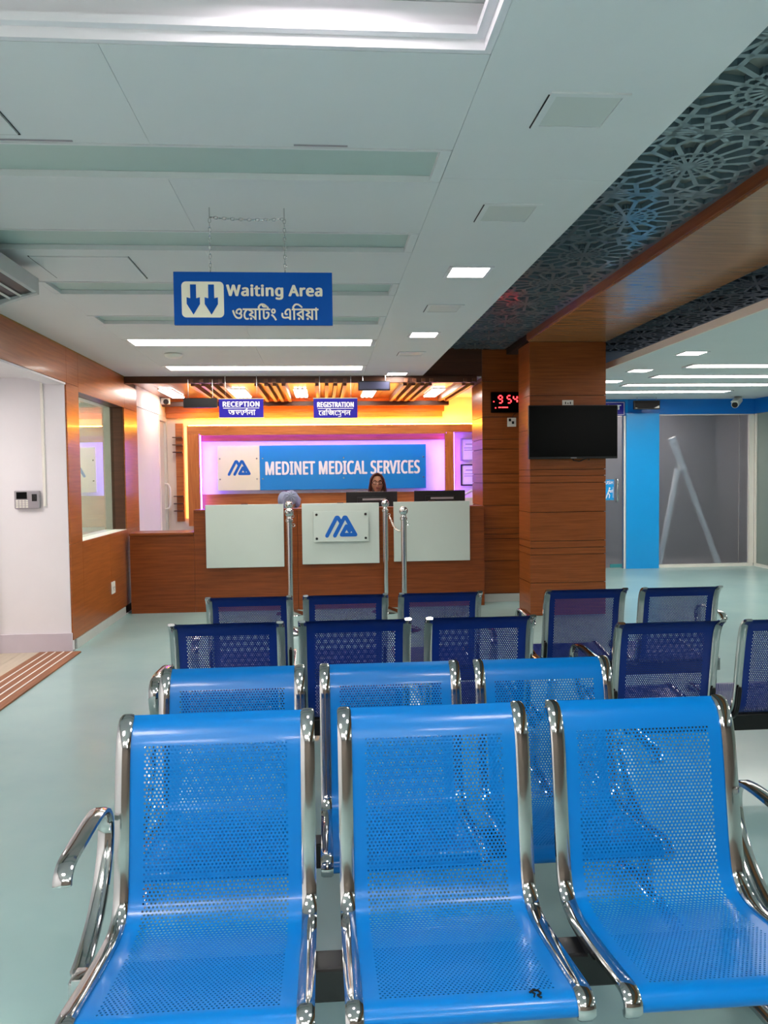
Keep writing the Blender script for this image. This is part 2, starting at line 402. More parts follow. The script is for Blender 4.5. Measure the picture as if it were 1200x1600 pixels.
for cx in (1.70, 3.27):
    for i in range(11 if cx < 2 else 10):
        y = 1.43+i*0.738+ (0 if cx < 2 else 0.73)
        o = link('lattice_panel', lat_l, up_); o.location = (cx, y, 0)
struct('trim_2', MB().box(1.0, 1.33, -3.5, 8.93, 2.86, 2.9).box(2.068, 2.081, -3.5, 8.0, 2.80, 2.9).box(2.89, 2.9, -3.5, 9, 2.80, 2.9), M['wood'])
beam = struct('trim_3', MB().box(2.085, 2.885, -3.5, 9.58, 2.80, 2.95), M['groove'])
for a, b in ((-3.5, -0.2), (-0.2, 2.2), (2.2, 4.6), (4.6, 8.0)):
    obj('wood_panel', B(2.083, 2.887, a+.001, b-.001, 2.785, 2.80), M['woodb'], beam)

# ------------------------------------------------------------------ columns with grooved wood panels
def column(name, x0, x1, y0, y1, zs, zb, mat, top):
    c = struct(name, B(x0+.012, x1-.012, y0+.012, y1-.012, 0, top), M['groove'])
    for a, b in zip(zs[:-1], zs[1:]):
        obj('wood_panel', B(x0, x1, y0, y0+.012, a+.003, b-.003), mat, c)
        obj('wood_panel', B(x0, x0+.0118, y0+.0125, y1, a+.003, b-.003), mat, c)
        if name == 'column_front': obj('wood_panel', B(x1-.0118, x1, y0+.0125, y1, a+.003, b-.003), mat, c)
    return c
column('column_front', 2.099, 2.887, 8.0, 8.46, [0.002, .337, .625, .695, .765, 1.06, 1.36, 1.43, 1.495, 1.90, 2.244, 2.785], 0, M['wood'], 2.785)
cc = column('column_clock', 1.805, 2.62, 8.96, 9.58, [0.095, .468, .72, .775, .84, 1.10, 1.357, 1.457, 1.737, 1.85, 2.10, 2.50, 2.86], .09, M['wood'], 2.9)
obj('baseboard', B(1.818, 2.6, 8.955, 8.971, 0, .09), M['skirt'], cc)
struct('wall_partition', B(2.5, 2.6, 9.59, 11.8, 0, 2.9), M['cream'])

# ------------------------------------------------------------------ left wall of wood panels, window, opening
XL = -2.127
wl = struct('wall_left', MB().box(-2.28, XL-.014, 4.3, 6.92, 2.26, 2.7).box(-2.28, XL-.014, 6.985, 7.23, 0, 2.7).box(-2.28, XL-.014, 7.23, 8.86, 0, .885)
        .box(-2.28, XL-.014, 7.23, 8.86, 2.25, 2.7).box(-2.28, XL-.014, 8.86, 9.45, 0, 2.7).box(-2.28, XL-.014, -3.5, 4.3, 0, 2.7), M['groove'])
def pn(y0, y1, z0, z1, mat='woodl'):
    obj('wood_panel', B(XL-.0135, XL, y0+.0015, y1-.0015, z0+.0015, z1-.0015), M[mat], wl)
pn(4.3, 6.92, 2.262, ZC); pn(-3.5, 0.4, .09, ZC, 'white'); pn(0.4, 4.3, .09, ZC, 'white')
pn(6.92, 7.24, 2.262, ZC)
pn(6.905, 7.24, .905, 2.262); pn(6.905, 7.24, .09, .905)
pn(7.24, 8.88, 2.22, ZC)
pn(7.24, 8.15, .09, .905); pn(8.15, 8.88, .09, .905)
pn(8.85, 9.45, .905, 2.22); pn(8.88, 9.45, .09, .905); pn(8.88, 9.45, 2.22, 2.48)
obj('ceiling_bead', B(XL+.0003, XL+.004, 4.3, 8.89, 2.550, 2.5595), pm('ochre_bead', (150, 118, 50), .6, noise=.1), wl)
obj('header_soffit', B(-2.28, XL-.002, 4.3, 6.9, 2.245, 2.26), M['white'], wl)
obj('window_reveal', MB().box(-2.275, XL-.016, 8.845, 8.858, .905, 2.22).box(-2.275, XL-.016, 7.242, 8.84, 2.222, 2.235), M['darkwood'], wl)
obj('window_sill', B(-2.275, XL-.002, 7.242, 8.84, .886, .908), M['ivory'], wl)
w1 = struct('window_1', B(-2.252, -2.244, 7.24, 8.86, .91, 2.22), M['glass'])
struct('baseboard_left', MB().box(-2.27, XL+.004, 6.99, 8.70, 0, .085).box(-2.27, XL+.004, -3.5, 4.3, 0, .085), M['skirt'])
# entry recess on the left
struct('wall_entry', MB().box(-4.3, XL-.0145, 6.9, 6.98, 0, 2.7), M['white'])
struct('baseboard_entry', B(-2.74, XL-.004, 6.882, 6.8995, 0, .155), M['plinth'])
struct('wall_entry_left', B(-4.4, -4.3, 4.3, 6.98, 0, 2.7), M['white'])
struct('wall_entry_near', B(-4.3, -2.28, 4.2, 4.3, 0, 2.7), M['white'])
struct('ceiling_entry', B(-4.3, -2.281, 4.3, 6.9, 2.30, 2.4), M['white'])
struct('trim_4', MB().box(-2.86, -2.745, 6.80, 6.895, 0, 2.29, ch=.004).box(-2.88, -2.75, 6.78, 6.80, 0.0, .05), M['clear'])
tag(obj('entry_light', B(-3.5, -2.9, 5.3, 5.9, 2.285, 2.2995), M['room']), 'square ceiling light in the white entry recess', 'ceiling light')
# office behind window
struct('wall_office', MB().box(-5.1, -5, 6.98, 9.5, 0, 2.7).box(-5, -2.29, 9.45, 9.55, 0, 2.7), M['cream'])
struct('ceiling_office', B(-5, -2.281, 6.98, 9.45, 2.6, 2.7), M['white'])
tag(obj('office_light', B(-4.2, -3.2, 7.7, 8.7, 2.585, 2.5995), M['room']), 'square ceiling light in the office behind the left window', 'ceiling light')

# ------------------------------------------------------------------ reception alcove
struct('wall_side', MB().box(-2.2, XL, 9.45, 10.66, 0, 2.28).box(-2.2, XL, 9.45, 11.2, 2.29, 2.56), M['white'])
d1 = struct('door_1', MB().box(-2.19, XL+.006, 10.66, 10.72, 0, 2.285).box(-2.19, XL+.006, 11.13, 11.19, 0, 2.285).box(-2.19, XL+.006, 10.72, 11.13, 2.22, 2.285), M['ivory'])
obj('door_leaf', MB().box(-2.185, XL-.02, 10.74, 11.11, .02, 2.21), M['clear'], d1)
obj('seam', B(XL+.0062, XL+.0072, 11.126, 11.129, .02, 2.21), M['grey'], d1)
hp = [(XL+.0, 10.98, 1.04), (XL+.05, 10.98, 1.05), (XL+.07, 10.98, 1.10), (XL+.07, 10.98, 1.32), (XL+.05, 10.98, 1.37), (XL+.0, 10.98, 1.38)]
obj('door_handle', MB().tube(hp, .014, 10), M['ivory'], d1, smooth=True)
bw = struct('wall_back', B(-2.2, 2.5, 11.2, 11.3, 0, 2.9), M['cream'])
struct('ceiling_alcove', MB().box(-2.2, 1.80, 8.98, 11.2, 2.545, 2.6).box(1.80, 2.5, 9.59, 11.2, 2.545, 2.6), M['white'])
wc = struct('ceiling_alcove_wood', B(-2.12, 1.73, 8.98, 11.09, 2.532, 2.5445), M['groove'])
for i in range(20):
    x = -2.12+i*0.1925
    obj('plank', B(x+.0015, x+.191, 8.98, 11.09, 2.52, 2.532), M['woodx'], wc)
struct('wall_header', B(1.0, 1.80, 8.94, 8.975, 2.561, 2.95), M['darkwood'])
hb = struct('trim_5', B(-2.125, 1.735, 8.90, 8.975, 2.485, 2.559, ch=.003), M['darkwood'])
for x in (-1.41,-1.30,-1.20,-1.10,-.72,-.61,-.52,-.42,-.05,.06,.155,.26,.935,1.03,1.13,1.22,1.60,1.70):
    mb = MB().box(x-.02, x+.02, 8.98, 10.89, 2.46, 2.5195).box(x-.02, x+.02, 8.872, 8.8995, 2.487, 2.528)
    obj('batten', mb, M['batten'], wc)
struct('trim_6', B(-2.12, 1.735, 10.9, 10.99, 2.41, 2.47, ch=.003), M['darkwood'])
bk = struct('trim_7', B(-2.12, 1.70, 11.10, 11.195, 2.345, 2.519), M['woodlit'])
obj('lower_step', B(-2.12, 1.68, 11.14, 11.195, 2.27, 2.344), M['woodlit'], bk)
for i, x in enumerate((-1.87, -1.0, -.26, .60, 1.44)):
    t = thing('tube_light', 'bright triple tube light in the wooden ceiling, %s from the left' % ['first', 'second', 'third', 'fourth', 'fifth'][i], 'ceiling light', (x, 10.2, 2.52), 'tube lights over the reception')
    obj('housing', B(x-.085, x+.085, 9.80, 10.72, 2.512, 2.5198), M['ivory'], t)
    for dx in (-.055, 0, .055): obj('tube', B(x+dx-.018, x+dx+.018, 9.82, 10.70, 2.50, 2.5119), M['tube'], t)
# sign surround
sf = struct('trim_8', MB().box(-1.655, 1.71, 11.0, 11.02, 2.026, 2.0495).box(1.69, 1.7145, 11.0, 11.02, .8, 2.0255).box(-1.82, 2.45, 11.0, 11.195, 2.05, 2.155), M['woodlit'])
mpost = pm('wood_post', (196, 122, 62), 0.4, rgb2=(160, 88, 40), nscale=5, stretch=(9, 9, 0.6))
obj('side_post', B(-1.82, -1.66, 11.0, 11.195, .8, 2.049), mpost, sf)
obj('side_post', B(1.715, 1.815, 11.0, 11.195, .8, 2.049), mpost, sf)
obj('inner_board', B(-1.655, 1.71, 11.158, 11.195, 1.955, 2.049), M['woodlit'], sf)
obj('inner_board', B(-1.655, 1.71, 11.158, 11.195, .8, 1.225), M['woodlit'], sf)
obj('white_back', B(-1.655, 1.71, 11.17, 11.195, 1.226, 1.954), M['swhite'], sf)
def led(name, mb, mat, label): tag(obj(name, mb, mat), label, 'led strip')
led('led_strip', B(-1.8, 2.3, 11.02, 11.04, 2.1555, 2.168), M['amber'], 'amber led strip lying on top of the sign surround')
led('led_strip', B(-1.88, -1.825, 11.16, 11.19, .9, 2.15), M['glow'], 'upright amber led strip left of the sign surround')
led('led_strip', B(-1.6595, -1.648, 11.05, 11.09, 1.0, 2.045), M['purple'], 'upright violet led strip inside the left post of the sign surround')
led('led_strip', B(1.703, 1.7145, 11.05, 11.09, 1.0, 2.045), M['purple'], 'upright violet led strip inside the right post of the sign surround')
led('led_strip', B(-1.64, 1.70, 11.05, 11.08, 2.038, 2.0495), M['purple'], 'long violet led strip under the head of the sign surround')
led('led_strip', B(1.8155, 1.828, 11.05, 11.09, 1.0, 2.045), M['purple'], 'upright violet led strip beside the framed certificates')
# shelf niche at the left
sn = thing('shelf_niche', 'narrow orange lit wooden niche with small ledges left of the sign', 'shelf', (-1.95, 11.15, .86))
obj('back_board', B(-2.0, -1.9, 11.15, 11.197, .86, 2.2), M['woodlit'], sn)
for z in (1.80, 1.90, 2.0, 1.0, 1.1, 1.2): obj('ledge', B(-2.03, -1.9, 11.07, 11.149, z, z+.012), M['darkwood'], sn)

# logo
def logo(mb, cx, cz, s, y):
    # s = overall width
    k = s/150.0
    T = lambda p: (cx+(p[0]-370)*k, cz-(p[1]-405)*k)
    for pts in ([(303,450),(350,362),(357,362),(370,384)], [(341,450),(388,362)], [(388,362),(395,362),(441,446),(374,446),(398,404),(412,428)]):
        mb.stroke([T(p) for p in pts], 18.5*k, y)
    return mb
# main sign
ms = thing('company_sign', 'long azure and cream company sign with white capital letters on back wall', 'sign', (0, 11.1, 1.27))
obj('cream_plate', B(-1.435, -.862, 11.085, 11.11, 1.275, 1.885, ch=.003), M['scream'], ms)
obj('blue_plate', B(-.86, 1.435, 11.085, 11.11, 1.275, 1.885, ch=.003), M['sblue2'], ms)
obj('lettering', MB().text('MEDINET MEDICAL SERVICES', -.785, 1.35, 1.478, 1.668, 11.0835, bold=.045), M['swhite'], ms)
obj('emblem', logo(MB(), -1.145, 1.585, .30, 11.083), M['logo'], ms)
for x, z in ((-1.40,1.43),(-1.40,1.71),(-.90,1.43),(-.90,1.71),(-.82,1.43),(-.82,1.71),(.29,1.43),(.29,1.71),(1.40,1.43),(1.40,1.71)):
    obj('bolt', MB().lathe([(.012, 11.16), (.012, 11.081), (.009, 11.076)], x, 0, z, 10, 'y'), M['steel'], ms, smooth=True)
# certificates
for i, (z0, z1) in enumerate(((1.65, 1.965), (1.30, 1.60))):
    t = thing('certificate', ['upper framed certificate on the violet lit wall', 'lower framed certificate with a thick dark frame on the violet lit wall'][i], 'picture frame', (2.1, 11.17, z0))
    x0, x1 = 1.94, 2.30
    obj('frame', MB().box(x0, x1, 11.165, 11.198, z0, z0+.016).box(x0, x1, 11.165, 11.198, z1-.016, z1).box(x0, x0+.016, 11.165, 11.198, z0+.016, z1-.016).box(x1-.016, x1, 11.165, 11.198, z0+.016, z1-.016), M['blackplastic'] if i else M['grey'], t)
    obj('sheet', B(x0+.016, x1-.016, 11.18, 11.197, z0+.016, z1-.016), M['paper'], t)
    obj('seal', MB().lathe([(.02, 11.179), (.02, 11.1798)], x1-.10, 0, z1-.08, 12, 'y'), M['lips'], t)
    obj('print', MB().box(x0+.07, x1-.09, 11.1785, 11.1799, z1-.09, z1-.075).box(x0+.05, x1-.07, 11.1785, 11.1799, z1-.14, z1-.13).box(x0+.05, x1-.07, 11.1785, 11.1799, z1-.17, z1-.16), M['grey'], t)

# ------------------------------------------------------------------ reception counter
ct = thing('reception_counter', 'long brown wooden reception counter with three pale front panels', 'counter', (0, 8.74, 0))
YC = 8.74
obj('low_body', MB().box(-2.075, -1.397, YC, 9.12, .0, .84), M['woodc'], ct)
obj('low_top', B(-2.08, -1.40, YC-.02, 9.14, .841, .868, ch=.004), M['woodc'], ct)
for a, b in ((-1.395, -.287), (-.283, .65), (.654, 1.772)):
    obj('front_board', B(a, b, YC, YC+.16, .0, 1.085), M['woodc'], ct)
obj('counter_top', B(-1.395, 1.772, YC-.006, YC+.22, 1.0855, 1.108, ch=.003), M['woodc'], ct)
obj('desk_top', B(-1.39, 1.77, YC+.17, 9.62, .74, .77), M['woodc'], ct)
obj('end_board', MB().box(-1.395, -1.37, YC+.165, 9.62, 0, .738).box(1.745, 1.77, YC+.165, 9.62, 0, .738), M['woodc'], ct)
for i, (a, b, z0, z1) in enumerate(((-1.264, -.43, .48, 1.16), (-.234, .605, .50, 1.16), (.766, 1.606, .51, 1.165))):
    p = obj('front_panel', B(a, b, YC-.04, YC-.002, z0, z1, ch=.003), M['panel'], ct)
    obj('catch', B((a+b)/2-.035, (a+b)/2+.035, YC-.036, YC-.006, z1-.002, z1+.008), M['darkwood'], p)
    if i == 1:
        q = p
lp = obj('logo_plate', B(-.11, .487, YC-.075, YC-.068, .745, 1.075, ch=.002), M['panel'], ct)
obj('emblem', logo(MB(), .185, .91, .335, YC-.077), M['logo'], lp)
for x in (-.075, .455):
    for z in (.78, 1.04): obj('bolt', MB().lathe([(.014, YC-.041), (.014, YC-.08), (.010, YC-.086)], x, 0, z, 12, 'y'), M['black'], lp, smooth=True)

# monitors
def monitor(x0, x1, z1, y, label):
    t = thing('monitor', label, 'monitor', ((x0+x1)/2, y, .77))
    xc = (x0+x1)/2; z0 = z1-.335
    obj('housing', MB().box(x0, x1, y, y+.022, z0, z1, ch=.006).box(xc-.17, xc+.17, y-.02, y+.001, z0+.06, z1-.06, ch=.008), M['blackplastic'], t)
    obj('screen', B(x0+.012, x1-.012, y+.0215, y+.024, z0+.02, z1-.012), M['blackgloss'], t)
    obj('maker_strip', B(xc-.11, xc+.16, y-.0215, y-.0195, z1-.10, z1-.078), M['grey'], t)
    obj('stand', MB().box(xc-.03, xc+.03, y-.045, y-.02, .785, z0+.15, ch=.004).lathe([(.12, .7705), (.12, .78), (.10, .786)], xc, y-.0, 0, 24), M['blackplastic'], t)
monitor(.268, .868, 1.268, 9.35, 'black monitor seen from behind in front of the seated woman')
monitor(1.068, 1.672, 1.272, 9.35, 'black monitor seen from behind at the right end of the counter')

# ------------------------------------------------------------------ people behind the counter
def skin_mesh(name, nodes, edges, mat, sub=2, root=0):
    me = bpy.data.meshes.new(name); me.from_pydata([n[:3] for n in nodes], edges, []); me.update()
    o = bpy.data.objects.new(name, me); COL.objects.link(o)
    md = o.modifiers.new('skin', 'SKIN'); md.use_smooth_shade = True
    for i, n in enumerate(nodes):
        sv = me.skin_vertices[0].data[i]; r = n[3]; sv.radius = r if isinstance(r, tuple) else (r, r); sv.use_root = (i == root)
    ss = o.modifiers.new('sub', 'SUBSURF'); ss.levels = sub; ss.render_levels = sub
    ev = o.evaluated_get(bpy.context.evaluated_depsgraph_get())
    out = bpy.data.meshes.new_from_object(ev); bpy.data.objects.remove(o)
    out.materials.clear(); out.materials.append(mat)
    for p in out.polygons: p.use_smooth = True
    return out
def seated(root, x, y, zs, lean, headc, mats, tilt):
    # torso, legs and arms; faces -y (towards the counter); zs = seat height
    hip = (x, y, zs+.10); chest = (x, y-lean*.6, zs+.38); neck = (x, y-lean, zs+.56)
    N = [(x, y, zs+.10, (.16, .12)), (x, y-lean*.3, zs+.24, (.14, .105)), (*chest, (.165, .115)), (x, y-lean*.9, zs+.50, (.13, .085)), (*neck, .052),
         (headc[0], headc[1]+.015, headc[2]-.06, .05)]
    E_ = [(0,1),(1,2),(2,3),(3,4),(4,5)]
    for s in (-1, 1):
        n = len(N)
        N += [(x+s*.17, y-lean*.85, zs+.47, .058), (x+s*.23, y-lean-.06, zs+.24, .045), (x+s*.17, y-lean-.24, .815 if zs+.2 < .815 else zs+.2, .034)]
        E_ += [(3,n),(n,n+1),(n+1,n+2)]
        n = len(N)
        N += [(x+s*.10, y-.04, zs+.09, .085), (x+s*.12, y-.38, zs+.09, .062), (x+s*.12, y-.36, zs-.22, .048), (x+s*.12, y-.34, .06, .036), (x+s*.12, y-.46, .045, .034)]
        E_ += [(0,n),(n,n+1),(n+1,n+2),(n+2,n+3),(n+3,n+4)]
    body = link('body', skin_mesh('body', N, E_, mats['cloth']), root)
    for s in (-1, 1):
        wx, wy, wz = x+s*.17, y-lean-.24, (.815 if zs+.2 < .815 else zs+.2)
        H = [(wx, wy+.01, wz, .026), (wx-s*.005, wy-.05, wz, (.034, .016)), (wx-s*.005, wy-.085, wz+.002, (.036, .014))]
        Eh = [(0,1),(1,2)]
        for q, (dx, ln) in enumerate(((-.027, .062), (-.009, .074), (.009, .07), (.027, .055))):
            n = len(H); H += [(wx+dx, wy-.095, wz+.006, .009), (wx+dx*1.1, wy-.095-ln*.5, wz+.008, .0085), (wx+dx*1.15, wy-.095-ln, wz-.008, .0075)]
            Eh += [(2,n),(n,n+1),(n+1,n+2)]
        n = len(H); H += [(wx-s*.036, wy-.05, wz, .011), (wx-s*.052, wy-.08, wz-.002, .010), (wx-s*.054, wy-.105, wz-.008, .009)]
        Eh += [(1,n),(n,n+1),(n+1,n+2)]
        link('hand', skin_mesh('hand', H, Eh, M['skin'], 1), root)
    R = Matrix.Translation(headc) @ Matrix.Rotation(tilt, 4, 'X')
    def hf(p):
        q = p.copy()
        if p.z < 0: q.x *= 1-.28*(-p.z)**1.4; q.y *= 1-.12*(-p.z)
        if p.y > 0: q.y *= 1.08
        if p.y < -.5 and abs(p.x) < .25 and -.35 < p.z < .1: q.y -= .03
        return q
    hd = obj('head', MB().ell((0,0,0), (.074, .092, .115), 24, 16, hf).xf(R), M['skin'], root, smooth=True, angle=None)
    return hd, R
wm = thing('person', 'woman with long reddish brown hair and dark glasses seated behind monitor', 'person', (.672, 10.05, 0))
hd, R = seated(wm, .672, 10.05, .60, .10, (.672, 9.93, 1.352), dict(cloth=M['cloth']), math.radians(-8))
def sub(name, mb, mat, par, R, **k): return obj(name, mb.xf(R), mat, par, smooth=True, **k)
sub('nose', MB().ell((0, -.097, -.018), (.013, .02, .024), 10, 8), M['skin'], hd, R)
sub('mouth', MB().ell((0, -.084, -.060), (.024, .008, .008), 12, 6), M['lips'], hd, R)
for s in (-1, 1):
    sub('eye', MB().ell((s*.031, -.080, .006), (.013, .008, .008), 10, 6), M['eye'], hd, R)
    sub('iris', MB().ell((s*.031, -.0872, .006), (.006, .003, .006), 8, 6), M['black'], hd, R)
    sub('eyebrow', MB().tube([(s*.016, -.088, .028), (s*.032, -.087, .034), (s*.050, -.078, .029)], .004, 6), M['hair'], hd, R)
    sub('ear', MB().ell((s*.074, .008, -.005), (.010, .02, .032), 10, 8), M['skin'], hd, R)
gl = MB()
for s in (-1, 1):
    gl.tube([(s*.033+.028*math.cos(a*math.pi/8), -.097+.012*abs(math.cos(a*math.pi/8))*(1 if s*math.cos(a*math.pi/8) > 0 else .2), .002+.021*math.sin(a*math.pi/8)) for a in range(16)], .0038, 6, closed=True)
    gl.tube([(s*.061, -.086, .006), (s*.078, -.04, .006), (s*.08, .01, .003)], .003, 6)
gl.tube([(-.006, -.100, .006), (.006, -.100, .006)], .003, 6)
sub('glasses', gl, M['black'], wm, R)
def hairf(p):
    q = p.copy()
    if p.z < 0: q.z *= 1.25; q.x *= 1.0
    if p.y < -.15:
        w = abs(p.x)
        if p.z < .62-.7*max(0, w-.45): q.y = -.15+(q.y+.15)*0.04; 
    return q
hmb = MB().ell((0, .012, .018), (.098, .112, .122), 28, 18, hairf)
for s in (-1, 1):
    hmb.tube([(0, -.060, .124), (s*.046, -.064, .098), (s*.074, -.048, .055), (s*.088, -.030, -.01), (s*.094, -.015, -.09), (s*.09, .0, -.17), (s*.085, .02, -.22)], [.012, .015, .016, .018, .024, .026, .016], 10)
sub('hair', hmb, M['hair'], wm, R)
st_ = thing('stool', 'dark office stool under the woman in glasses', 'stool', (.672, 10.08, 0))
def stool(t, x, y, z):
    obj('seat', MB().lathe([(.17, z-.06), (.2, z-.05), (.2, z-.02), (.17, z-.004)], x, y, 0, 24), M['blackplastic'], t, smooth=True)
    obj('post', MB().lathe([(.03, .04), (.03, z-.061)], x, y, 0, 12), M['steel'], t, smooth=True)
    obj('base', MB().lathe([(.22, .0), (.22, .015), (.05, .039)], x, y, 0, 24), M['blackplastic'], t, smooth=True)
stool(st_, .672, 10.08, .60)
w2 = thing('person', 'person in a pale grey headscarf bending low behind the left counter panel', 'person', (-.40, 9.98, 0))
hd2, R2 = seated(w2, -.40, 10.24, .50, .22, (-.395, 9.92, 1.155), dict(cloth=M['cloth2']), math.radians(64))
sub('nose', MB().ell((0, -.097, -.018), (.013, .02, .024), 10, 8), M['skin'], hd2, R2)
for s in (-1, 1): sub('eye', MB().ell((s*.031, -.080, .006), (.013, .008, .008), 10, 6), M['eye'], hd2, R2)
sub('mouth', MB().ell((0, -.084, -.060), (.024, .008, .008), 12, 6), M['lips'], hd2, R2)
def scf(p):
    q = p.copy(); a = math.atan2(p.y, p.x)
    q *= 1+.035*math.sin(9*a+3*p.z)
    if p.y < -.3 and abs(p.x) < .55 and p.z < .45: q.y = -.3+(q.y+.3)*.2
    if p.z < -.1: q.z *= 1.5; q.x *= 1.25
    return q
sub('headscarf', MB().ell((0, .01, .012), (.098, .115, .130), 30, 18, scf).ell((-.09, .06, -.10), (.08, .11, .10), 18, 12), M['scarf'], w2, R2)
stool(thing('stool', 'dark office stool under the bending person in headscarf', 'stool', (-.40, 10.26, 0)), -.40, 10.26, .50)
# white chair back at the right end
wcb = thing('white_chair', 'white plastic chair whose back shows beside the right counter end', 'chair', (1.97, 10.3, 0))
obj('backrest', MB().tube([(1.80, 10.5, .50), (1.80, 10.52, .95), (1.84, 10.53, 1.17), (1.97, 10.54, 1.24), (2.10, 10.53, 1.17), (2.14, 10.52, .95), (2.14, 10.5, .50)], .018, 10).box(1.85, 2.09, 10.52, 10.545, .62, 1.15, ch=.008), M['ivory'], wcb, smooth=True)
obj('seat', B(1.78, 2.16, 10.08, 10.49, .44, .47, ch=.01), M['ivory'], wcb)
for x in (1.80, 2.14):
    for y in (10.11, 10.46): obj('leg', B(x-.018, x+.018, y-.018, y+.018, 0, .4395), M['ivory'], wcb)

# ------------------------------------------------------------------ hanging signs and boxes
def chain(mb, a, b, n, r=.009, sag=0.0):
    a = Vector(a); b = Vector(b); 
    pts = [a.lerp(b, i/n)-Vector((0, 0, sag*4*(i/n)*(1-i/n))) for i in range(n+1)]
    for i in range(n):
        d = pts[i+1]-pts[i]; L = d.length*.62; d.normalize()
        u = d.cross(Vector((0, 1, 0.01))).normalized(); w = d.cross(u)
        e = u if i % 2 else w; c = (pts[i]+pts[i+1])/2
        mb.tube([c+d*(L*math.cos(k*math.pi/4))+e*(r*.55*math.sin(k*math.pi/4)) for k in range(8)], r*.2, 5, closed=True)
    return mb
YS = 3.37
hs = thing('hanging_sign', 'blue hanging waiting area sign with two down arrows on chains', 'sign', (-.275, YS, 2.08))
obj('board', B(-.598, .051, YS, YS+.018, 2.08, 2.296, ch=.001), M['sblue'], hs)
obj('lettering', MB().text('Waiting Area', -.385, .010, 2.183, 2.245, YS-.0012, bold=.05), M['scream'], hs)
obj('script_lettering', MB().text('\u0993\u09c7\u09df\u09bf\u099f\u0982 \u098f\u09bf\u09b0\u09df\u09be', -.362, -.007, 2.098, 2.168, YS-.0012, bold=.02), M['scream'], hs)
def rrect(x0, x1, z0, z1, r):
    P = []
    for cx, cz, a0 in ((x1-r, z0+r, -90), (x1-r, z1-r, 0), (x0+r, z1-r, 90), (x0+r, z0+r, 180)):
        for k in range(6): a = math.radians(a0+k*18); P.append((cx+r*math.cos(a), cz+r*math.sin(a)))
    return P
obj('pictogram_plate', MB().poly(rrect(-.566, -.395, 2.110, 2.256, .018), YS-.0012, .001), M['scream'], hs)
ar = MB()
for cx in (-.519, -.446):
    ar.poly([(cx-.012, 2.244), (cx-.012, 2.188), (cx-.027, 2.192), (cx-.027, 2.165), (cx, 2.121), (cx+.027, 2.165), (cx+.027, 2.192), (cx+.012, 2.188), (cx+.012, 2.244)][::-1], YS-.0024, .001)
obj('arrows', ar, M['sblue'], hs)
cm = MB()
for x in (-.448, -.143):
    chain(cm, (x, YS+.009, 2.297), (x, YS+.009, 2.515), 12, .010); cm.tube([(x, YS+.009, 2.515), (x, YS+.009, ZC-.001)], .003, 6)
chain(cm, (-.448, YS+.009, 2.52), (-.143, YS+.009, 2.515), 18, .010, sag=.006)
obj('chain', cm, M['steel'], hs, smooth=True)

YR = 8.80
def vsign(x0, x1, z0, z1, name, label, text, build):
    t = thing(name, label, 'sign', ((x0+x1)/2, YR, z0))
    obj('board', B(x0, x1, YR, YR+.02, z0, z1, ch=.002), M['violet'], t)
    mb = MB().text(text, x0+.04, x1-.04, z0+.115, z0+.172, YR-.0015, bold=.07)
    mb.box(x0+.045, x1-.045, YR-.002, YR-.0005, z0+.098, z0+.104)
    build(mb, x0, x1, z0)
    obj('lettering', mb, M['swhite'], t)
    obj('rim', MB().box(x0-.006, x1+.006, YR-.003, YR+.022, z1+.0005, z1+.006).box(x0-.006, x1+.006, YR-.003, YR+.022, z0-.006, z0-.0005), M['scream'], t)
    wr = MB()
    for x in (x0+.07, x1-.07): wr.tube([(x, YR+.01, z1+.005), (x, YR+.01, ZC-.001)], .003, 6)
    obj('wire', wr, M['steel'], t)
def glyph(mb, body, x, z, k, y):
    # a letter at its natural size times k, left edge at x, baseline at z; gives back its width
    c = bpy.data.curves.new('lettering', 'FONT'); c.body = body; c.resolution_u = 3
    o = bpy.data.objects.new('lettering', c); COL.objects.link(o)
    me = bpy.data.meshes.new_from_object(o.evaluated_get(bpy.context.evaluated_depsgraph_get()))
    vs = [v.co.copy() for v in me.vertices]; fs = [tuple(p.vertices) for p in me.polygons if p.area > 1e-7]
    bpy.data.objects.remove(o); bpy.data.curves.remove(c); bpy.data.meshes.remove(me)
    ax = min(v.x for v in vs); w = (max(v.x for v in vs)-ax)*k
    for i, (dx, dz) in enumerate(((0, 0), (.0016, 0), (-.0016, 0), (0, .0014), (0, -.0014))):
        mb.add([(x+(v.x-ax)*k+dx, y-.0025+i*3.5e-4, z+v.y*k+dz) for v in vs], fs)
    return w
def bn_reception(mb, x0, x1, z0):
    x, y, z, k = x0+.10, YR-.0015, z0+.026, .086
    xs = x
    x += glyph(mb, '\u0985', x, z, k, y)-.002
    x += glyph(mb, '\u09ad', x, z, k, y)-.002
    mb.stroke([(x, z+.040), (x+.002, z+.012), (x+.012, z+.002), (x+.020, z+.016), (x+.020, z+.050)], .007, y); x += .024   # yaphala
    w = glyph(mb, '\u09a5', x, z, k, y); mb.stroke([(x+w*.45, z+.058), (x+w*.85, z+.074)], .007, y); x += w-.002          # reph
    x += glyph(mb, '\u09a8', x, z, k, y)-.002
    x += glyph(mb, '\u09be', x, z, k, y)
    mb.stroke([(xs, z+.0505), (x, z+.0505)], .006, y)
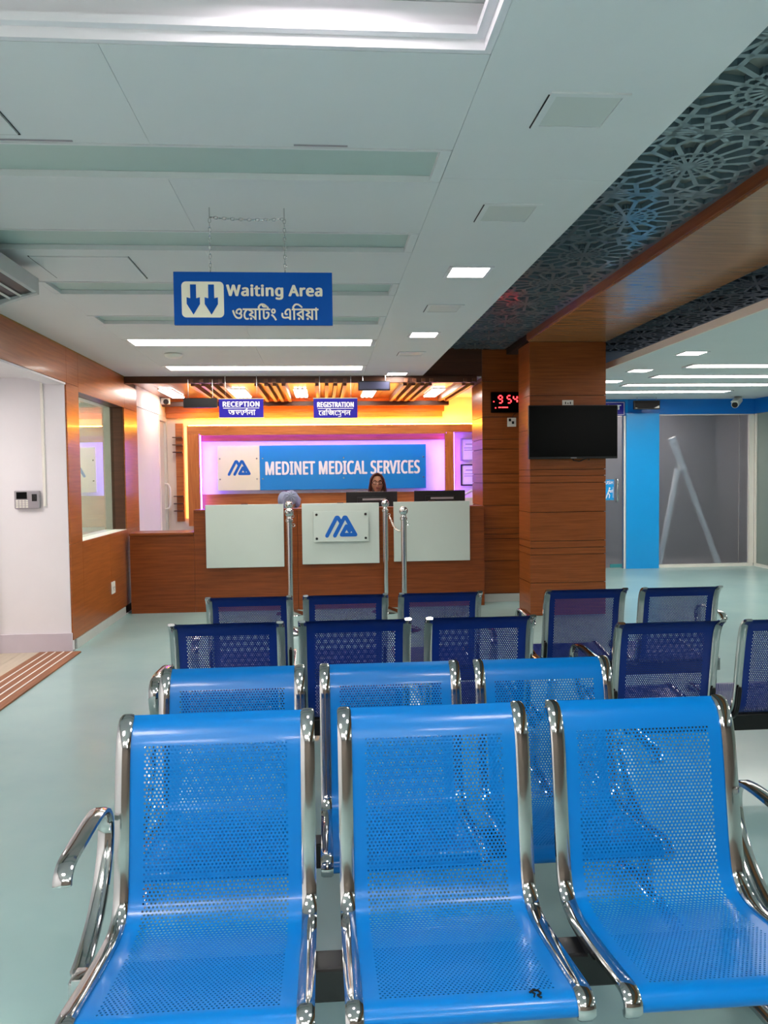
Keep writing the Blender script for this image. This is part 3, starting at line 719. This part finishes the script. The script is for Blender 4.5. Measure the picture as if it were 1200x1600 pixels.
def bn_registration(mb, x0, x1, z0):
    x, y, z, k = x0+.055, YR-.0015, z0+.028, .080
    xs = x
    x += glyph(mb, '\u09c7', x, z, k, y)-.002
    x += glyph(mb, '\u09b0', x, z, k, y)-.002
    w = glyph(mb, '\u09bf', x, z, k, y); x += w*.42
    x += glyph(mb, '\u099c', x, z, k, y)-.002
    x += glyph(mb, '\u09c7', x, z, k, y)-.002
    w = glyph(mb, '\u09b8', x, z+.018, k*.7, y)
    mb.stroke([(x+.004, z+.014), (x+w*.5, z+.004), (x+w*.9, z+.008), (x+w*.8, z+.017)], .0055, y)
    mb.stroke([(x+w, z+.02), (x+w, z-.012), (x+w*.3, z-.016)], .0055, y); x += w+.003
    x += glyph(mb, '\u09b6', x, z, k, y)-.002
    x += glyph(mb, '\u09a8', x, z, k, y)
    mb.stroke([(xs, z+.047), (x, z+.047)], .006, y)
vsign(-1.108, -.632, 2.102, 2.30, 'reception_sign', 'small violet reception sign hanging under the wooden header, left one', 'RECEPTION', bn_reception)
vsign(-.09, .39, 2.092, 2.302, 'registration_sign', 'small violet registration sign hanging under the wooden header, right one', 'REGISTRATION', bn_registration)
def dbox(x0, x1, y, z0, z1, label, face, top=ZC):
    t = thing('display_box', label, 'display', ((x0+x1)/2, y, z0))
    obj('housing', B(x0, x1, y, y+.05, z0, z1, ch=.005), M['blackplastic'], t)
    obj('screen', B(x0+.012, x1-.012, y-.003, y-.0002, z0+.014, z1-.014), face, t)
    wr = MB()
    for x in (x0+.05, x1-.05): wr.tube([(x, y+.025, z1-.001), (x, y+.025, top-.001)], .004, 6)
    obj('hanger', wr, M['steel'], t)
dbox(-1.49, -1.13, 8.82, 2.212, 2.315, 'black slim display box hanging left of the reception sign', M['blackplastic'], 2.519)
dbox(.402, .752, 8.80, 2.388, 2.494, 'grey faced slim display box hanging at the wooden header', pm('screen_grey', (66, 68, 92), .3, noise=.05))
dbox(4.56, 4.95, 11.45, 2.38, 2.51, 'black slim box hanging before the blue pillar', M['blackgloss'])
obj('corner_glint', MB().poly([(4.855, 2.397), (4.935, 2.397), (4.935, 2.435)], 11.4455, .001).poly([(4.578, 2.394), (4.61, 2.394), (4.578, 2.406)], 11.4455, .001), M['ivory'], [o for o in bpy.data.objects if o.get('label', '').startswith('black slim box hanging before')][0])  # pale triangles painted as glints on the box corners

# cameras
t = thing('dome_camera', 'small white security camera in the left corner over the reception', 'security camera', (-2.05, 10.8, 2.44))
obj('body', MB().box(-2.12, -2.0, 10.80, 10.86, 2.43, 2.515, ch=.012), M['ivory'], t, smooth=True)
obj('lens', MB().lathe([(.034, 10.799), (.036, 10.78), (.02, 10.765)], -2.045, 0, 2.46, 16, 'y'), M['black'], t, smooth=True)
t = thing('bullet_camera', 'white bullet security camera under the ceiling before the blue band', 'security camera', (6.15, 11.35, 2.56))
Rb = Matrix.Translation((6.12, 11.45, 2.475)) @ Matrix.Rotation(math.radians(-42), 4, 'Z') @ Matrix.Rotation(math.radians(20), 4, 'X')
obj('body', MB().lathe([(.05, -.13), (.052, -.12), (.05, .12), (.035, .135)], 0, 0, 0, 18, 'y').box(-.05, .05, -.15, .10, .042, .056, ch=.004).xf(Rb), M['ivory'], t, smooth=True)
obj('lens', MB().lathe([(.043, -.134), (.043, -.1305)], 0, 0, 0, 18, 'y').xf(Rb), M['black'], t, smooth=True)
obj('bracket', MB().tube([(6.14, 11.47, 2.528), (6.14, 11.49, 2.545), (6.14, 11.49, 2.558)], .014, 8), M['ivory'], t, smooth=True)

# ------------------------------------------------------------------ clock, switch, television, sockets, attendance device
t = thing('digital_clock', 'black wall clock with red 9 54 digits on the far wooden column', 'clock', (2.12, 8.94, 2.147))
obj('housing', B(1.90, 2.40, 8.925, 8.9595, 2.147, 2.379, ch=.006), M['blackgloss'], t)
SEG = {'9': 'abcdfg', '5': 'acdfg', '4': 'bcfg'}
def seg7(mb, ch, x, z, w, h, y, th):
    for s in SEG[ch]:
        a, b = {'a': ((x, z+h), (x+w, z+h)), 'b': ((x+w, z+h/2), (x+w, z+h)), 'c': ((x+w, z), (x+w, z+h/2)), 'd': ((x, z), (x+w, z)), 'e': ((x, z), (x, z+h/2)), 'f': ((x, z+h/2), (x, z+h)), 'g': ((x, z+h/2), (x+w, z+h/2))}[s]
        a = Vector(a); b = Vector(b); d = (b-a).normalized()*th*.6
        mb.stroke([tuple(a+d), tuple(b-d)], th, y, caps=False)
dm = MB()
for chh, x in (('9', 1.985), ('5', 2.085), ('4', 2.155)): seg7(dm, chh, x, 2.255, .042, .082, 8.9232, .013)
for x, z in ((1.925, 2.27), (1.945, 2.20), (1.985, 2.205), (2.0, 2.205), (2.02, 2.205), (2.035, 2.205), (2.05, 2.205), (2.065, 2.205), (2.08, 2.205)): dm.box(x, x+.011, 8.9228, 8.9248, z-.006, z+.006)
obj('digits', dm, M['red'], t)
t = thing('wall_switch', 'small ivory switch plate below the red digit clock', 'switch', (2.14, 8.95, 1.99))
obj('plate', B(2.09, 2.19, 8.945, 8.9595, 1.99, 2.09, ch=.004), M['ivory'], t)
obj('rocker', MB().box(2.105, 2.13, 8.938, 8.9449, 2.05, 2.08).box(2.14, 2.165, 8.938, 8.9449, 2.02, 2.05), M['black'], t)
obj('wire', MB().tube([(2.15, 8.955, 2.091), (2.16, 8.953, 2.12), (2.19, 8.953, 2.145)], .004, 6), M['black'], t)
tv = thing('television', 'large black flat television mounted on the front wooden column', 'television', (2.52, 7.93, 1.6))
obj('housing', B(2.06, 2.975, 7.90, 7.945, 1.60, 2.138, ch=.006), M['blackplastic'], tv)
obj('screen', B(2.070, 2.965, 7.8965, 7.8998, 1.622, 2.128), M['blackgloss'], tv)
obj('wall_mount', B(2.3, 2.72, 7.9455, 7.9995, 1.72, 2.02), M['black'], tv)
obj('maker_mark', B(2.49, 2.55, 7.8955, 7.8997, 1.606, 1.613), M['grey'], tv)
obj('cable', MB().tube([(2.50, 7.97, 1.72), (2.54, 7.97, 1.585), (2.60, 7.965, 1.575), (2.66, 7.965, 1.60), (2.70, 7.97, 1.585), (2.72, 7.97, 1.72)], .006, 8), M['black'], tv, smooth=True)
def socket(cx, y, z, w, h, label, axis='y'):
    t = thing('wall_socket', label, 'socket', (cx, y, z))
    if axis == 'y':
        obj('plate', B(cx-w/2, cx+w/2, y-.012, y-.0005, z-h/2, z+h/2, ch=.003), M['ivory'], t)
        obj('holes', MB().box(cx-.03, cx-.02, y-.0135, y-.0121, z-.012, z+.012).box(cx+.02, cx+.03, y-.0135, y-.0121, z-.012, z+.012).box(cx-.004, cx+.004, y-.0135, y-.0121, z-.012, z+.004), M['black'], t)
    else:
        obj('plate', B(cx+.0005, cx+.012, y-w/2, y+w/2, z-h/2, z+h/2, ch=.003), M['ivory'], t)
        obj('holes', MB().box(cx+.0121, cx+.0135, y-.03, y-.022, z-.01, z+.012).box(cx+.0121, cx+.0135, y+.02, y+.028, z-.01, z+.012).box(cx+.0121, cx+.0135, y-.004, y+.004, z-.03, z-.015), M['black'], t)
socket(2.49, 8.0, 2.167, .115, .06, 'double ivory socket plate just above the television')
socket(XL, 8.2, .36, .12, .12, 'ivory socket plate low on the left wood panelling', 'x')
t = thing('attendance_machine', 'grey fingerprint attendance machine with keypad on white wall', 'attendance machine', (-2.46, 6.89, 1.21))
obj('body', B(-2.56, -2.36, 6.855, 6.8995, 1.213, 1.364, ch=.008), M['grey'], t)
obj('screen', B(-2.54, -2.455, 6.8525, 6.8549, 1.295, 1.352), M['blackgloss'], t)
obj('sensor', MB().box(-2.415, -2.375, 6.850, 6.8549, 1.275, 1.335, ch=.002).lathe([(.014, 6.8475), (.014, 6.8498)], -2.395, 0, 1.305, 12, 'y'), M['black'], t)
for r in range(4):
    for c in range(4): obj('key', B(-2.545+c*.026, -2.525+c*.026, 6.8515, 6.8549, 1.222+r*.017, 1.234+r*.017), M['ivory'], t)
tag(obj('conduit', MB().box(-2.335, -2.313, 6.884, 6.8995, 1.23, 2.27, ch=.003), M['ivory']), 'white vertical cable conduit beside the attendance machine', 'conduit')

# ------------------------------------------------------------------ air conditioner
ac = thing('air_conditioner', 'grey air conditioner hung under the ceiling at upper left', 'air conditioner', (-1.8, 3.6, 2.32))
def ext(prof, y0, y1):
    n = len(prof)
    return MB().add([(x, y0, z) for x, z in prof]+[(x, y1, z) for x, z in prof], [tuple(range(n)), tuple(range(2*n-1, n-1, -1))]+[(k, k+n, (k+1) % n+n, (k+1) % n) for k in range(n)])
obj('shell', ext([(-1.47, 2.505), (-1.47, 2.428), (-1.485, 2.421), (-1.49, 2.430), (-1.655, 2.391), (-1.665, 2.365), (-1.70, 2.345), (-1.76, 2.33), (-1.90, 2.30), (-2.11, 2.30), (-2.11, 2.505)], 2.7, 4.33), M['acgrey'], ac)
obj('end_cap', ext([(-1.47, 2.505), (-1.47, 2.422), (-1.55, 2.400), (-1.63, 2.372), (-1.70, 2.338), (-1.80, 2.308), (-1.90, 2.297), (-2.11, 2.297), (-2.11, 2.505)], 4.331, 4.37), M['acgrey'], ac)
obj('belly', ext([(-1.668, 2.362), (-1.70, 2.335), (-1.80, 2.305), (-1.90, 2.293), (-2.10, 2.29), (-2.10, 2.2975), (-1.90, 2.2975), (-1.765, 2.327), (-1.70, 2.343)], 2.7, 4.33), M['accream'], ac)
obj('outlet', ext([(-1.492, 2.4285), (-1.654, 2.390), (-1.654, 2.386), (-1.492, 2.4245)], 2.75, 4.325), M['black'], ac)
for x, z in ((-1.545, 2.409), (-1.60, 2.396)):
    obj('louvre', ext([(x, z), (x-.007, z-.008), (x-.0045, z-.010), (x+.0025, z-.002)], 2.75, 4.325), M['ivory'], ac)
obj('hanger', MB().box(-1.75, -1.72, 2.9, 2.93, 2.5055, ZC-.001).box(-1.75, -1.72, 4.1, 4.13, 2.5055, ZC-.001), M['steel'], ac)

# ------------------------------------------------------------------ mat at the threshold
mt_ = thing('threshold_mat', 'worn brown plank threshold mat with white stripes at left opening', 'mat', (-2.21, 5.6, 0))
for i in range(5):
    x = -2.385+i*.068
    obj('plank', B(x, x+.0665, 4.32+random.random()*.01, 6.84-random.random()*.01, .0005, .012+(.001 if i % 2 else 0)), M['mat'], mt_)
for i in range(4): obj('stripe', B(-2.325+i*.068, -2.313+i*.068, 4.33, 6.82, .0132, .0145), M['ivory'], mt_)

# ------------------------------------------------------------------ right hand area
rc = struct('ceiling_right', B(3.05, 6.75, -3.5, 11.95, ZC, ZC+.05), M['ceil'])
struct('trim_9', B(3.025, 3.05, -3.5, 11.95, ZC-.002, ZC+.062), M['cream'])
rl = ['glowing slot light nearest on the right ceiling', 'glowing slot light second on the right ceiling', 'glowing slot light third on the right ceiling', 'glowing slot light closest to the blue wall']
for i, (y, x0, x1) in enumerate(((8.1, 3.82, 5.8), (8.97, 3.82, 5.8), (9.83, 3.80, 5.8), (10.65, 3.80, 5.55))):
    t = thing('slot_light', rl[i], 'ceiling light', ((x0+x1)/2, y, ZC), 'glowing slot lights of the right ceiling')
    obj('frame', MB().box(x0-.03, x1+.03, y-.13, y-.11, ZC-.012, ZC-.0003).box(x0-.03, x1+.03, y+.11, y+.13, ZC-.012, ZC-.0003).box(x0-.03, x0, y-.11, y+.11, ZC-.012, ZC-.0003).box(x1, x1+.03, y-.11, y+.11, ZC-.012, ZC-.0003), M['white'], t)
    obj('diffuser', B(x0, x1, y-.11, y+.11, ZC-.008, ZC-.0003), M['slot'], t)
downlight(3.45, 7.28, True, 'lit square downlight nearest on the right ceiling, beside the column')
downlight(3.45, 8.50, True, 'lit square downlight second on the right ceiling, beside the column')
downlight(3.50, 9.50, True, 'lit square downlight half hidden by the front column')
downlight(4.05, 6.3, False, 'unlit square downlight at the right edge of the picture')
for x, y, lb in ((4.5, 2.0, 'third'), (5.6, 5.0, 'first'), (4.5, -1.5, 'last'), (5.8, 0.5, 'fourth')):
    downlight(x, y, True, 'lit square light in the right hand hall out of view, %s from the blue wall' % lb, w=.4, grp='lights of the right hall out of view').children[1].data.materials[0] = M['room']
struct('wall_right', MB().box(2.6, 4.25, 11.8, 11.9, 2.31, 2.9).box(2.6, 3.6, 11.8, 11.9, 0, 2.31).box(4.25, 4.6, 11.8, 11.9, 2.33, 2.9).box(4.545, 5.09, 11.8, 11.9, 0, 2.33), M['wallblue'])
struct('wall_right_head', B(4.6, 6.6, 11.8, 11.9, 2.33, 2.9), M['wallshade'])
struct('trim_11', B(4.534, 4.563, 11.785, 11.7995, 0, 2.31), M['ivory'])
struct('trim_10', B(4.565, 5.07, 11.76, 11.7995, 0, 2.345), M['wallblue'])
d2 = struct('door_2', MB().box(3.60, 4.53, 11.82, 11.835, .015, 2.30), M['frost_dark'])
obj('door_handle', MB().tube([(4.43, 11.819, 1.02), (4.43, 11.77, 1.03), (4.43, 11.765, 1.06), (4.43, 11.765, 1.32), (4.43, 11.77, 1.35), (4.43, 11.819, 1.36)], .014, 10), M['steel'], d2, smooth=True)
obj('floor_patch', B(4.33, 4.52, 11.812, 11.8195, .016, .07), pm('teal_fitting', (60, 140, 150), .3, noise=.05), d2)
ps = obj('push_sticker', B(4.20, 4.392, 11.815, 11.8195, 1.045, 1.355), M['wallblue'], d2)
pf = MB().text('PUSH', 4.215, 4.378, 1.285, 1.335, 11.8142, bold=.06)
pf.stroke([(4.27, 1.075), (4.285, 1.12), (4.30, 1.155), (4.315, 1.20)], .016, 11.8138); pf.stroke([(4.30, 1.155), (4.325, 1.12), (4.318, 1.08)], .014, 11.8138)
pf.stroke([(4.315, 1.195), (4.345, 1.185), (4.372, 1.195)], .012, 11.8138); pf.stroke([(4.312, 1.19), (4.335, 1.165), (4.368, 1.17)], .012, 11.8138); pf.stroke([(4.322, 1.222), (4.324, 1.224)], .026, 11.8138)
pf.stroke([(4.378, 1.08), (4.378, 1.24)], .006, 11.8138)
obj('print', pf, M['swhite'], ps)
t = thing('doctor_sign', 'blue sign with white script over the grey glass door', 'sign', (4.1, 11.76, 2.31))
obj('board', B(3.72, 4.545, 11.765, 11.795, 2.312, 2.525, ch=.002), M['violet'], t)
rb_ = MB().box(3.735, 4.53, 11.763, 11.7649, 2.325, 2.331).box(3.735, 4.53, 11.763, 11.7649, 2.506, 2.512).box(4.524, 4.53, 11.763, 11.7649, 2.331, 2.506).box(3.735, 3.741, 11.763, 11.7649, 2.331, 2.506)
rb_.text('\u09a1\u09be', 3.90, 4.06, 2.40, 2.475, 11.7635, .01); rb_.text('\u0995', 4.07, 4.20, 2.40, 2.475, 11.7635, .01)
rb_.stroke([(4.20, 2.44), (4.225, 2.45), (4.24, 2.425), (4.215, 2.405), (4.25, 2.395)], .010, 11.763); rb_.text('\u09be\u09b0', 4.25, 4.48, 2.40, 2.475, 11.7635, .01)
rb_.stroke([(3.9, 2.468), (4.48, 2.468)], .009, 11.763); rb_.stroke([(4.26, 2.37), (4.27, 2.355), (4.26, 2.34)], .008, 11.763)
obj('lettering', rb_, M['swhite'], t)
w2_ = struct('window_2', MB().box(5.10, 6.50, 11.82, 11.832, .05, 2.315), M['frost_dark'])
obj('frame', MB().box(5.09, 6.58, 11.80, 11.85, .0, .048).box(5.09, 6.58, 11.80, 11.85, 2.316, 2.329).box(6.505, 6.58, 11.79, 11.85, .0485, 2.3155), M['ivory'], w2_)
obj('glazing_joint', B(6.35, 6.36, 11.815, 11.8195, .05, 2.315), M['grey'], w2_)
w3 = struct('window_3', MB().box(6.60, 6.612, -3.4, 11.74, .05, 2.33), M['frost_green'])
obj('frame', MB().box(6.585, 6.63, -3.4, 11.79, 0, .049).box(6.585, 6.63, 11.745, 11.79, .0495, 2.33), M['ivory'], w3)
struct('wall_right_band', B(6.59, 6.64, -3.5, 11.79, 2.335, 2.9), M['wallshade'])
struct('wall_store', MB().box(3.4, 6.7, 13.2, 13.3, 0, 2.9).box(3.3, 3.4, 11.9, 13.3, 0, 2.9).box(6.7, 6.8, 11.95, 13.3, 0, 2.9).box(3.4, 6.7, 11.9, 13.2, 2.8, 2.9), M['darkroom'])
struct('floor_store', B(3.4, 6.7, 11.95, 13.2, -.1, 0), M['darkroom'])
t = thing('folded_stand', 'pale slanted stand legs blurred behind the grey frosted glass', 'stand', (5.7, 12.05, 0))
obj('head', MB().tube([(5.33, 11.91, 1.98), (5.52, 11.91, 1.50)], .06, 12), M['palepipe'], t, smooth=True)
obj('leg', MB().tube([(5.50, 11.91, 1.56), (6.08, 11.91, .045)], .045, 10), M['palepipe'], t, smooth=True)
obj('leg', MB().tube([(5.44, 11.93, 1.50), (5.17, 11.97, .045)], .045, 10), M['palepipe'], t, smooth=True)
tag(obj('store_fill', B(4.6, 5.4, 12.2, 12.7, 2.785, 2.799), M['store']), 'added light panel brightening the stand behind the grey frosted glass', 'ceiling light')  # unseen lamp added to brighten the stand through the frosted glass

# ------------------------------------------------------------------ stanchions and chain
def stanchion(x, y, h, label):
    t = thing('stanchion', label, 'stanchion', (x, y, 0), 'steel barrier posts before the counter')
    obj('base', MB().lathe([(.15, 0), (.155, .006), (.14, .02), (.06, .045), (.034, .06)], x, y, 0, 28), M['chrome'], t, smooth=True)
    obj('pole', MB().lathe([(.026, .055), (.026, h-.13), (.034, h-.125), (.034, h-.105), (.026, h-.10), (.022, h-.075)], x, y, 0, 20), M['steel'], t, smooth=True)
    obj('ball', MB().ell((x, y, h-.042), (.042, .042, .042), 20, 12), M['chrome'], t, smooth=True)
    obj('ring', MB().tube([(x+.038+.014*math.cos(a*math.pi/5), y, h-.16+.014*math.sin(a*math.pi/5)) for a in range(10)], .004, 6, closed=True), M['chrome'], t, smooth=True)
stanchion(-.315, 7.42, 1.165, 'chrome barrier post at left, the nearer of the two overlapping')
stanchion(-.36, 8.45, 1.20, 'chrome barrier post at left, farther one close to the counter')
stanchion(.655, 8.45, 1.20, 'chrome barrier post at right, farther one close to the logo panel')
stanchion(.745, 7.42, 1.165, 'chrome barrier post at right, nearer one by the right panel')
tag(obj('chain', chain(MB(), (.694, 8.40, 1.03), (.772, 7.475, 1.00), 30, .016, sag=.11), M['rope'], smooth=True), 'silver chain drooping between the two right barrier posts', 'chain')

# ------------------------------------------------------------------ perforated steel waiting benches
PR = [(.045,.362),(.025,.372),(.026,.392),(.048,.404),(.09,.401),(.2,.384),(.33,.367),(.40,.363),(.448,.374),(.478,.407),(.495,.47),(.509,.56),(.522,.65),(.537,.74),(.552,.79),(.574,.822),(.605,.838)]
def catmull(P, n):
    out = []
    for i in range(len(P)-1):
        p0, p1, p2, p3 = P[max(i-1, 0)], P[i], P[i+1], P[min(i+2, len(P)-1)]
        for k in range(n):
            t = k/n
            out.append(tuple(.5*(2*b+(c-a)*t+(2*a-5*b+4*c-d)*t*t+(-a+3*b-3*c+d)*t**3) for a, b, c, d in zip(p0, p1, p2, p3)))
    return out+[P[-1]]
DP = catmull(PR, 14)
AL = [0.0]
for a, b in zip(DP[:-1], DP[1:]): AL.append(AL[-1]+math.hypot(b[0]-a[0], b[1]-a[1]))
LEN = AL[-1]
import bisect
def PV(v):
    v = max(0, min(LEN-1e-6, v)); i = bisect.bisect_right(AL, v)-1
    t = (v-AL[i])/(AL[i+1]-AL[i]); a, b = DP[i], DP[i+1]
    return a[0]+(b[0]-a[0])*t, a[1]+(b[1]-a[1])*t
def NV(v):
    a, b = PV(v-.006), PV(v+.006); l = math.hypot(b[0]-a[0], b[1]-a[1]); return -(b[1]-a[1])/l, (b[0]-a[0])/l
HALF, ROWH, RAD, NH, UW = .0049, .0085, .0030, 74, .218
def sheet():
    MV = 0.088; R = int((LEN-2*MV)/ROWH); v0 = (LEN-R*ROWH)/2
    bot = [i*v0/10 for i in range(10)]; vl = bot+[v0+j*ROWH for j in range(R+1)]+[LEN-v0+(i+1)*v0/10 for i in range(10)]
    us = [-UW]+[(i-NH/2)*HALF for i in range(NH+1)]+[UW]
    V = []; F = []; key = {}
    def vert(i, j, side):
        kk = (i, j, side)
        if kk not in key:
            key[kk] = len(V); V.append(pt(us[i], vl[j], side))
        return key[kk]
    def pt(u, v, side):
        y, z = PV(v); n = NV(v); o = .0007*side
        return (u, y+n[0]*o, z+n[1]*o)
    hexa = [(math.cos(math.radians(a))*RAD, math.sin(math.radians(a))*RAD) for a in (210, 270, 330, 30, 90, 150)]
    J = len(vl)-1
    for j in range(J):
        perf = 10 <= j < 10+R
        cells = [(0, 1), (NH+1, NH+2)]
        if not perf: cells += [(i, i+1) for i in range(1, NH+1)]
        else:
            odd = (j-10) % 2
            if odd: cells += [(1, 2), (NH, NH+1)]
            for i in range(1+odd, NH+1-odd, 2):
                uc, vc = us[i+1], (vl[j]+vl[j+1])/2
                hp = [(uc+a, vc+b) for a, b in hexa]; ring = {}
                for side in (1, -1):
                    bd = [vert(i, j, side), vert(i+1, j, side), vert(i+2, j, side), vert(i+2, j+1, side), vert(i+1, j+1, side), vert(i, j+1, side)]
                    n0 = len(V); V.extend(pt(a, b, side) for a, b in hp)
                    for q in range(6):
                        f = (bd[q], bd[(q+1) % 6], n0+(q+1) % 6, n0+q); F.append(f if side > 0 else f[::-1])
                    ring[side] = n0
                n0 = len(V); V.extend(pt(a, b, 1) for a, b in hp); n1 = len(V); V.extend(pt(a, b, -1) for a, b in hp)
                for q in range(6): F.append((n0+q, n0+(q+1) % 6, n1+(q+1) % 6, n1+q))
        for a, b in cells:
            for side in (1, -1):
                f = (vert(a, j, side), vert(b, j, side), vert(b, j+1, side), vert(a, j+1, side)); F.append(f if side > 0 else f[::-1])
    me = bpy.data.meshes.new('seat_shell'); me.from_pydata(V, [], F); me.update(); me.materials.append(M['blue'])
    me.polygons.foreach_set('use_smooth', [True]*len(me.polygons))
    return me
SHELL = sheet()
SHELL_SHADED = SHELL.copy(); SHELL_SHADED.materials[0] = M['blueshade']
railp = [PV(LEN*i/70) for i in range(71)]
RAIL = MB().sweepyz(railp, 0, .0180, .0095, .4).mesh('side_rail', M['chrome'], True, 50)
def offp(v, o): p = PV(v); n = NV(v); return (p[0]+n[0]*o, p[1]+n[1]*o)
vb = [v for v in [LEN*i/70 for i in range(71)] if .22 < PV(v)[0] and PV(v)[1] < .52 and v > .1]
BRK = MB().sweepyz([offp(v, -.021) for v in vb], 0, .009, .0085, .3).box(-.009, .009, .27, .37, .336, .347).mesh('bracket', M['black'], True, 40)
ARMP = catmull([(.284,.556),(.287,.568),(.300,.583),(.33,.594),(.42,.600),(.53,.604),(.60,.594),(.637,.555),(.630,.49),(.585,.415),(.515,.352),(.43,.312),(.372,.300)], 6)
ARM = MB().sweepyz(ARMP, 0, .020, .0085, .4).mesh('armrest', M['chrome'], True, 50)
ARMR = MB().sweepyz([(.79-y, z) for y, z in [(y, z+.06) for y, z in ARMP]], 0, .020, .0085, .4).box(-.018, .018, .33, .425, .288, .364).mesh('armrest', M['chrome'], True, 50)
def bench(n, cx, ytop, dz, facing, label, pitch=.556, flip=False):
    t = thing('waiting_bench', label, 'bench', (cx, 0, 0), 'perforated blue waiting benches')
    if facing < 0: t.location = (cx, ytop-.605, dz); t.rotation_euler = (0, 0, 0)
    else: t.location = (cx, ytop+.605, dz); t.rotation_euler = (0, 0, math.pi)
    def ch(name, me, par=t, loc=(0, 0, 0)):
        o = bpy.data.objects.new(name, me); COL.objects.link(o); o.parent = par; o.location = loc; return o
    half = n*pitch/2
    for i in range(n):
        x = (i-(n-1)/2)*pitch
        s = ch('seat', SHELL if facing < 0 else SHELL_SHADED, t, (x, 0, 0))
        for e in (-1, 1):
            ch('side_rail', RAIL, s, (e*.2305, 0, 0)); ch('bracket', BRK, s, (e*.2305, 0, 0))
    xa = (n-1)/2*pitch+.247+.058
    ch('beam', B(-xa+.06, xa-.06, .285, .362, .255, .335, ch=.006).mesh('beam', M['black']))
    for e in (-1, 1):
        ch('armrest', ARMR if flip else ARM, t, (e*xa, 0, 0))
        h = .2545+dz
        lg = ch('leg', MB().box(-.02, .02, .345, .39, -dz+.05, .300, ch=.008).box(-.03-.03*(e > 0)+.03*(e < 0)*1, .03-.03*(e > 0)+.03*(e < 0), .31, .36, .262, .328, ch=.004).mesh('leg', M['chrome'], True, 40), t, (e*(xa-.003), 0, 0))
        ch('foot', MB().sweepyz([(.02, -dz+.008), (.04, -dz+.02), (.16, -dz+.034), (.32, -dz+.04), (.48, -dz+.034), (.60, -dz+.02), (.62, -dz+.008)], 0, .024, .010, .4).mesh('foot', M['chrome'], True, 40), lg)
    return t
b1 = bench(3, .276, 2.09, .0, -1, 'bright blue bench nearest the camera, three perforated seats facing forward')
bench(3, .226, 2.83, -.057, -1, 'bright blue bench second from the camera, seats facing the camera', .549)
bench(3, .131, 3.45, -.013, 1, 'shade-darkened blue bench back to back with the bright ones, third row left')
bench(3, 2.125, 3.42, -.052, 1, 'shade-darkened blue bench cut off by the right picture edge, third row', .585, True)
bench(3, .121, 4.60, -.072, 1, 'shade-darkened blue bench of three seats nearest the reception counter')
bench(2, 1.835, 4.58, -.07, 1, 'shade-darkened blue bench of two seats standing beside the front column', .58, True)
sm = MB().stroke([(-.012, .006), (-.004, .012), (.006, .010), (.010, .002), (.002, -.003), (.008, -.010)], .0035, 0).stroke([(-.008, .010), (-.002, .002), (-.006, -.006)], .003, 0)
yv, zv = PV(.070); nn = NV(.070)
s1 = [c for c in b1.children if c.name.startswith('seat')][1]
mk = bpy.data.objects.new('scuff_mark', sm.xf(Matrix.Translation((.135, yv+nn[0]*.0035, zv+nn[1]*.0035)) @ Matrix.Rotation(math.atan2(-nn[0], nn[1])-math.pi/2, 4, 'X')).mesh('scuff_mark', M['black']))
COL.objects.link(mk); mk.parent = s1
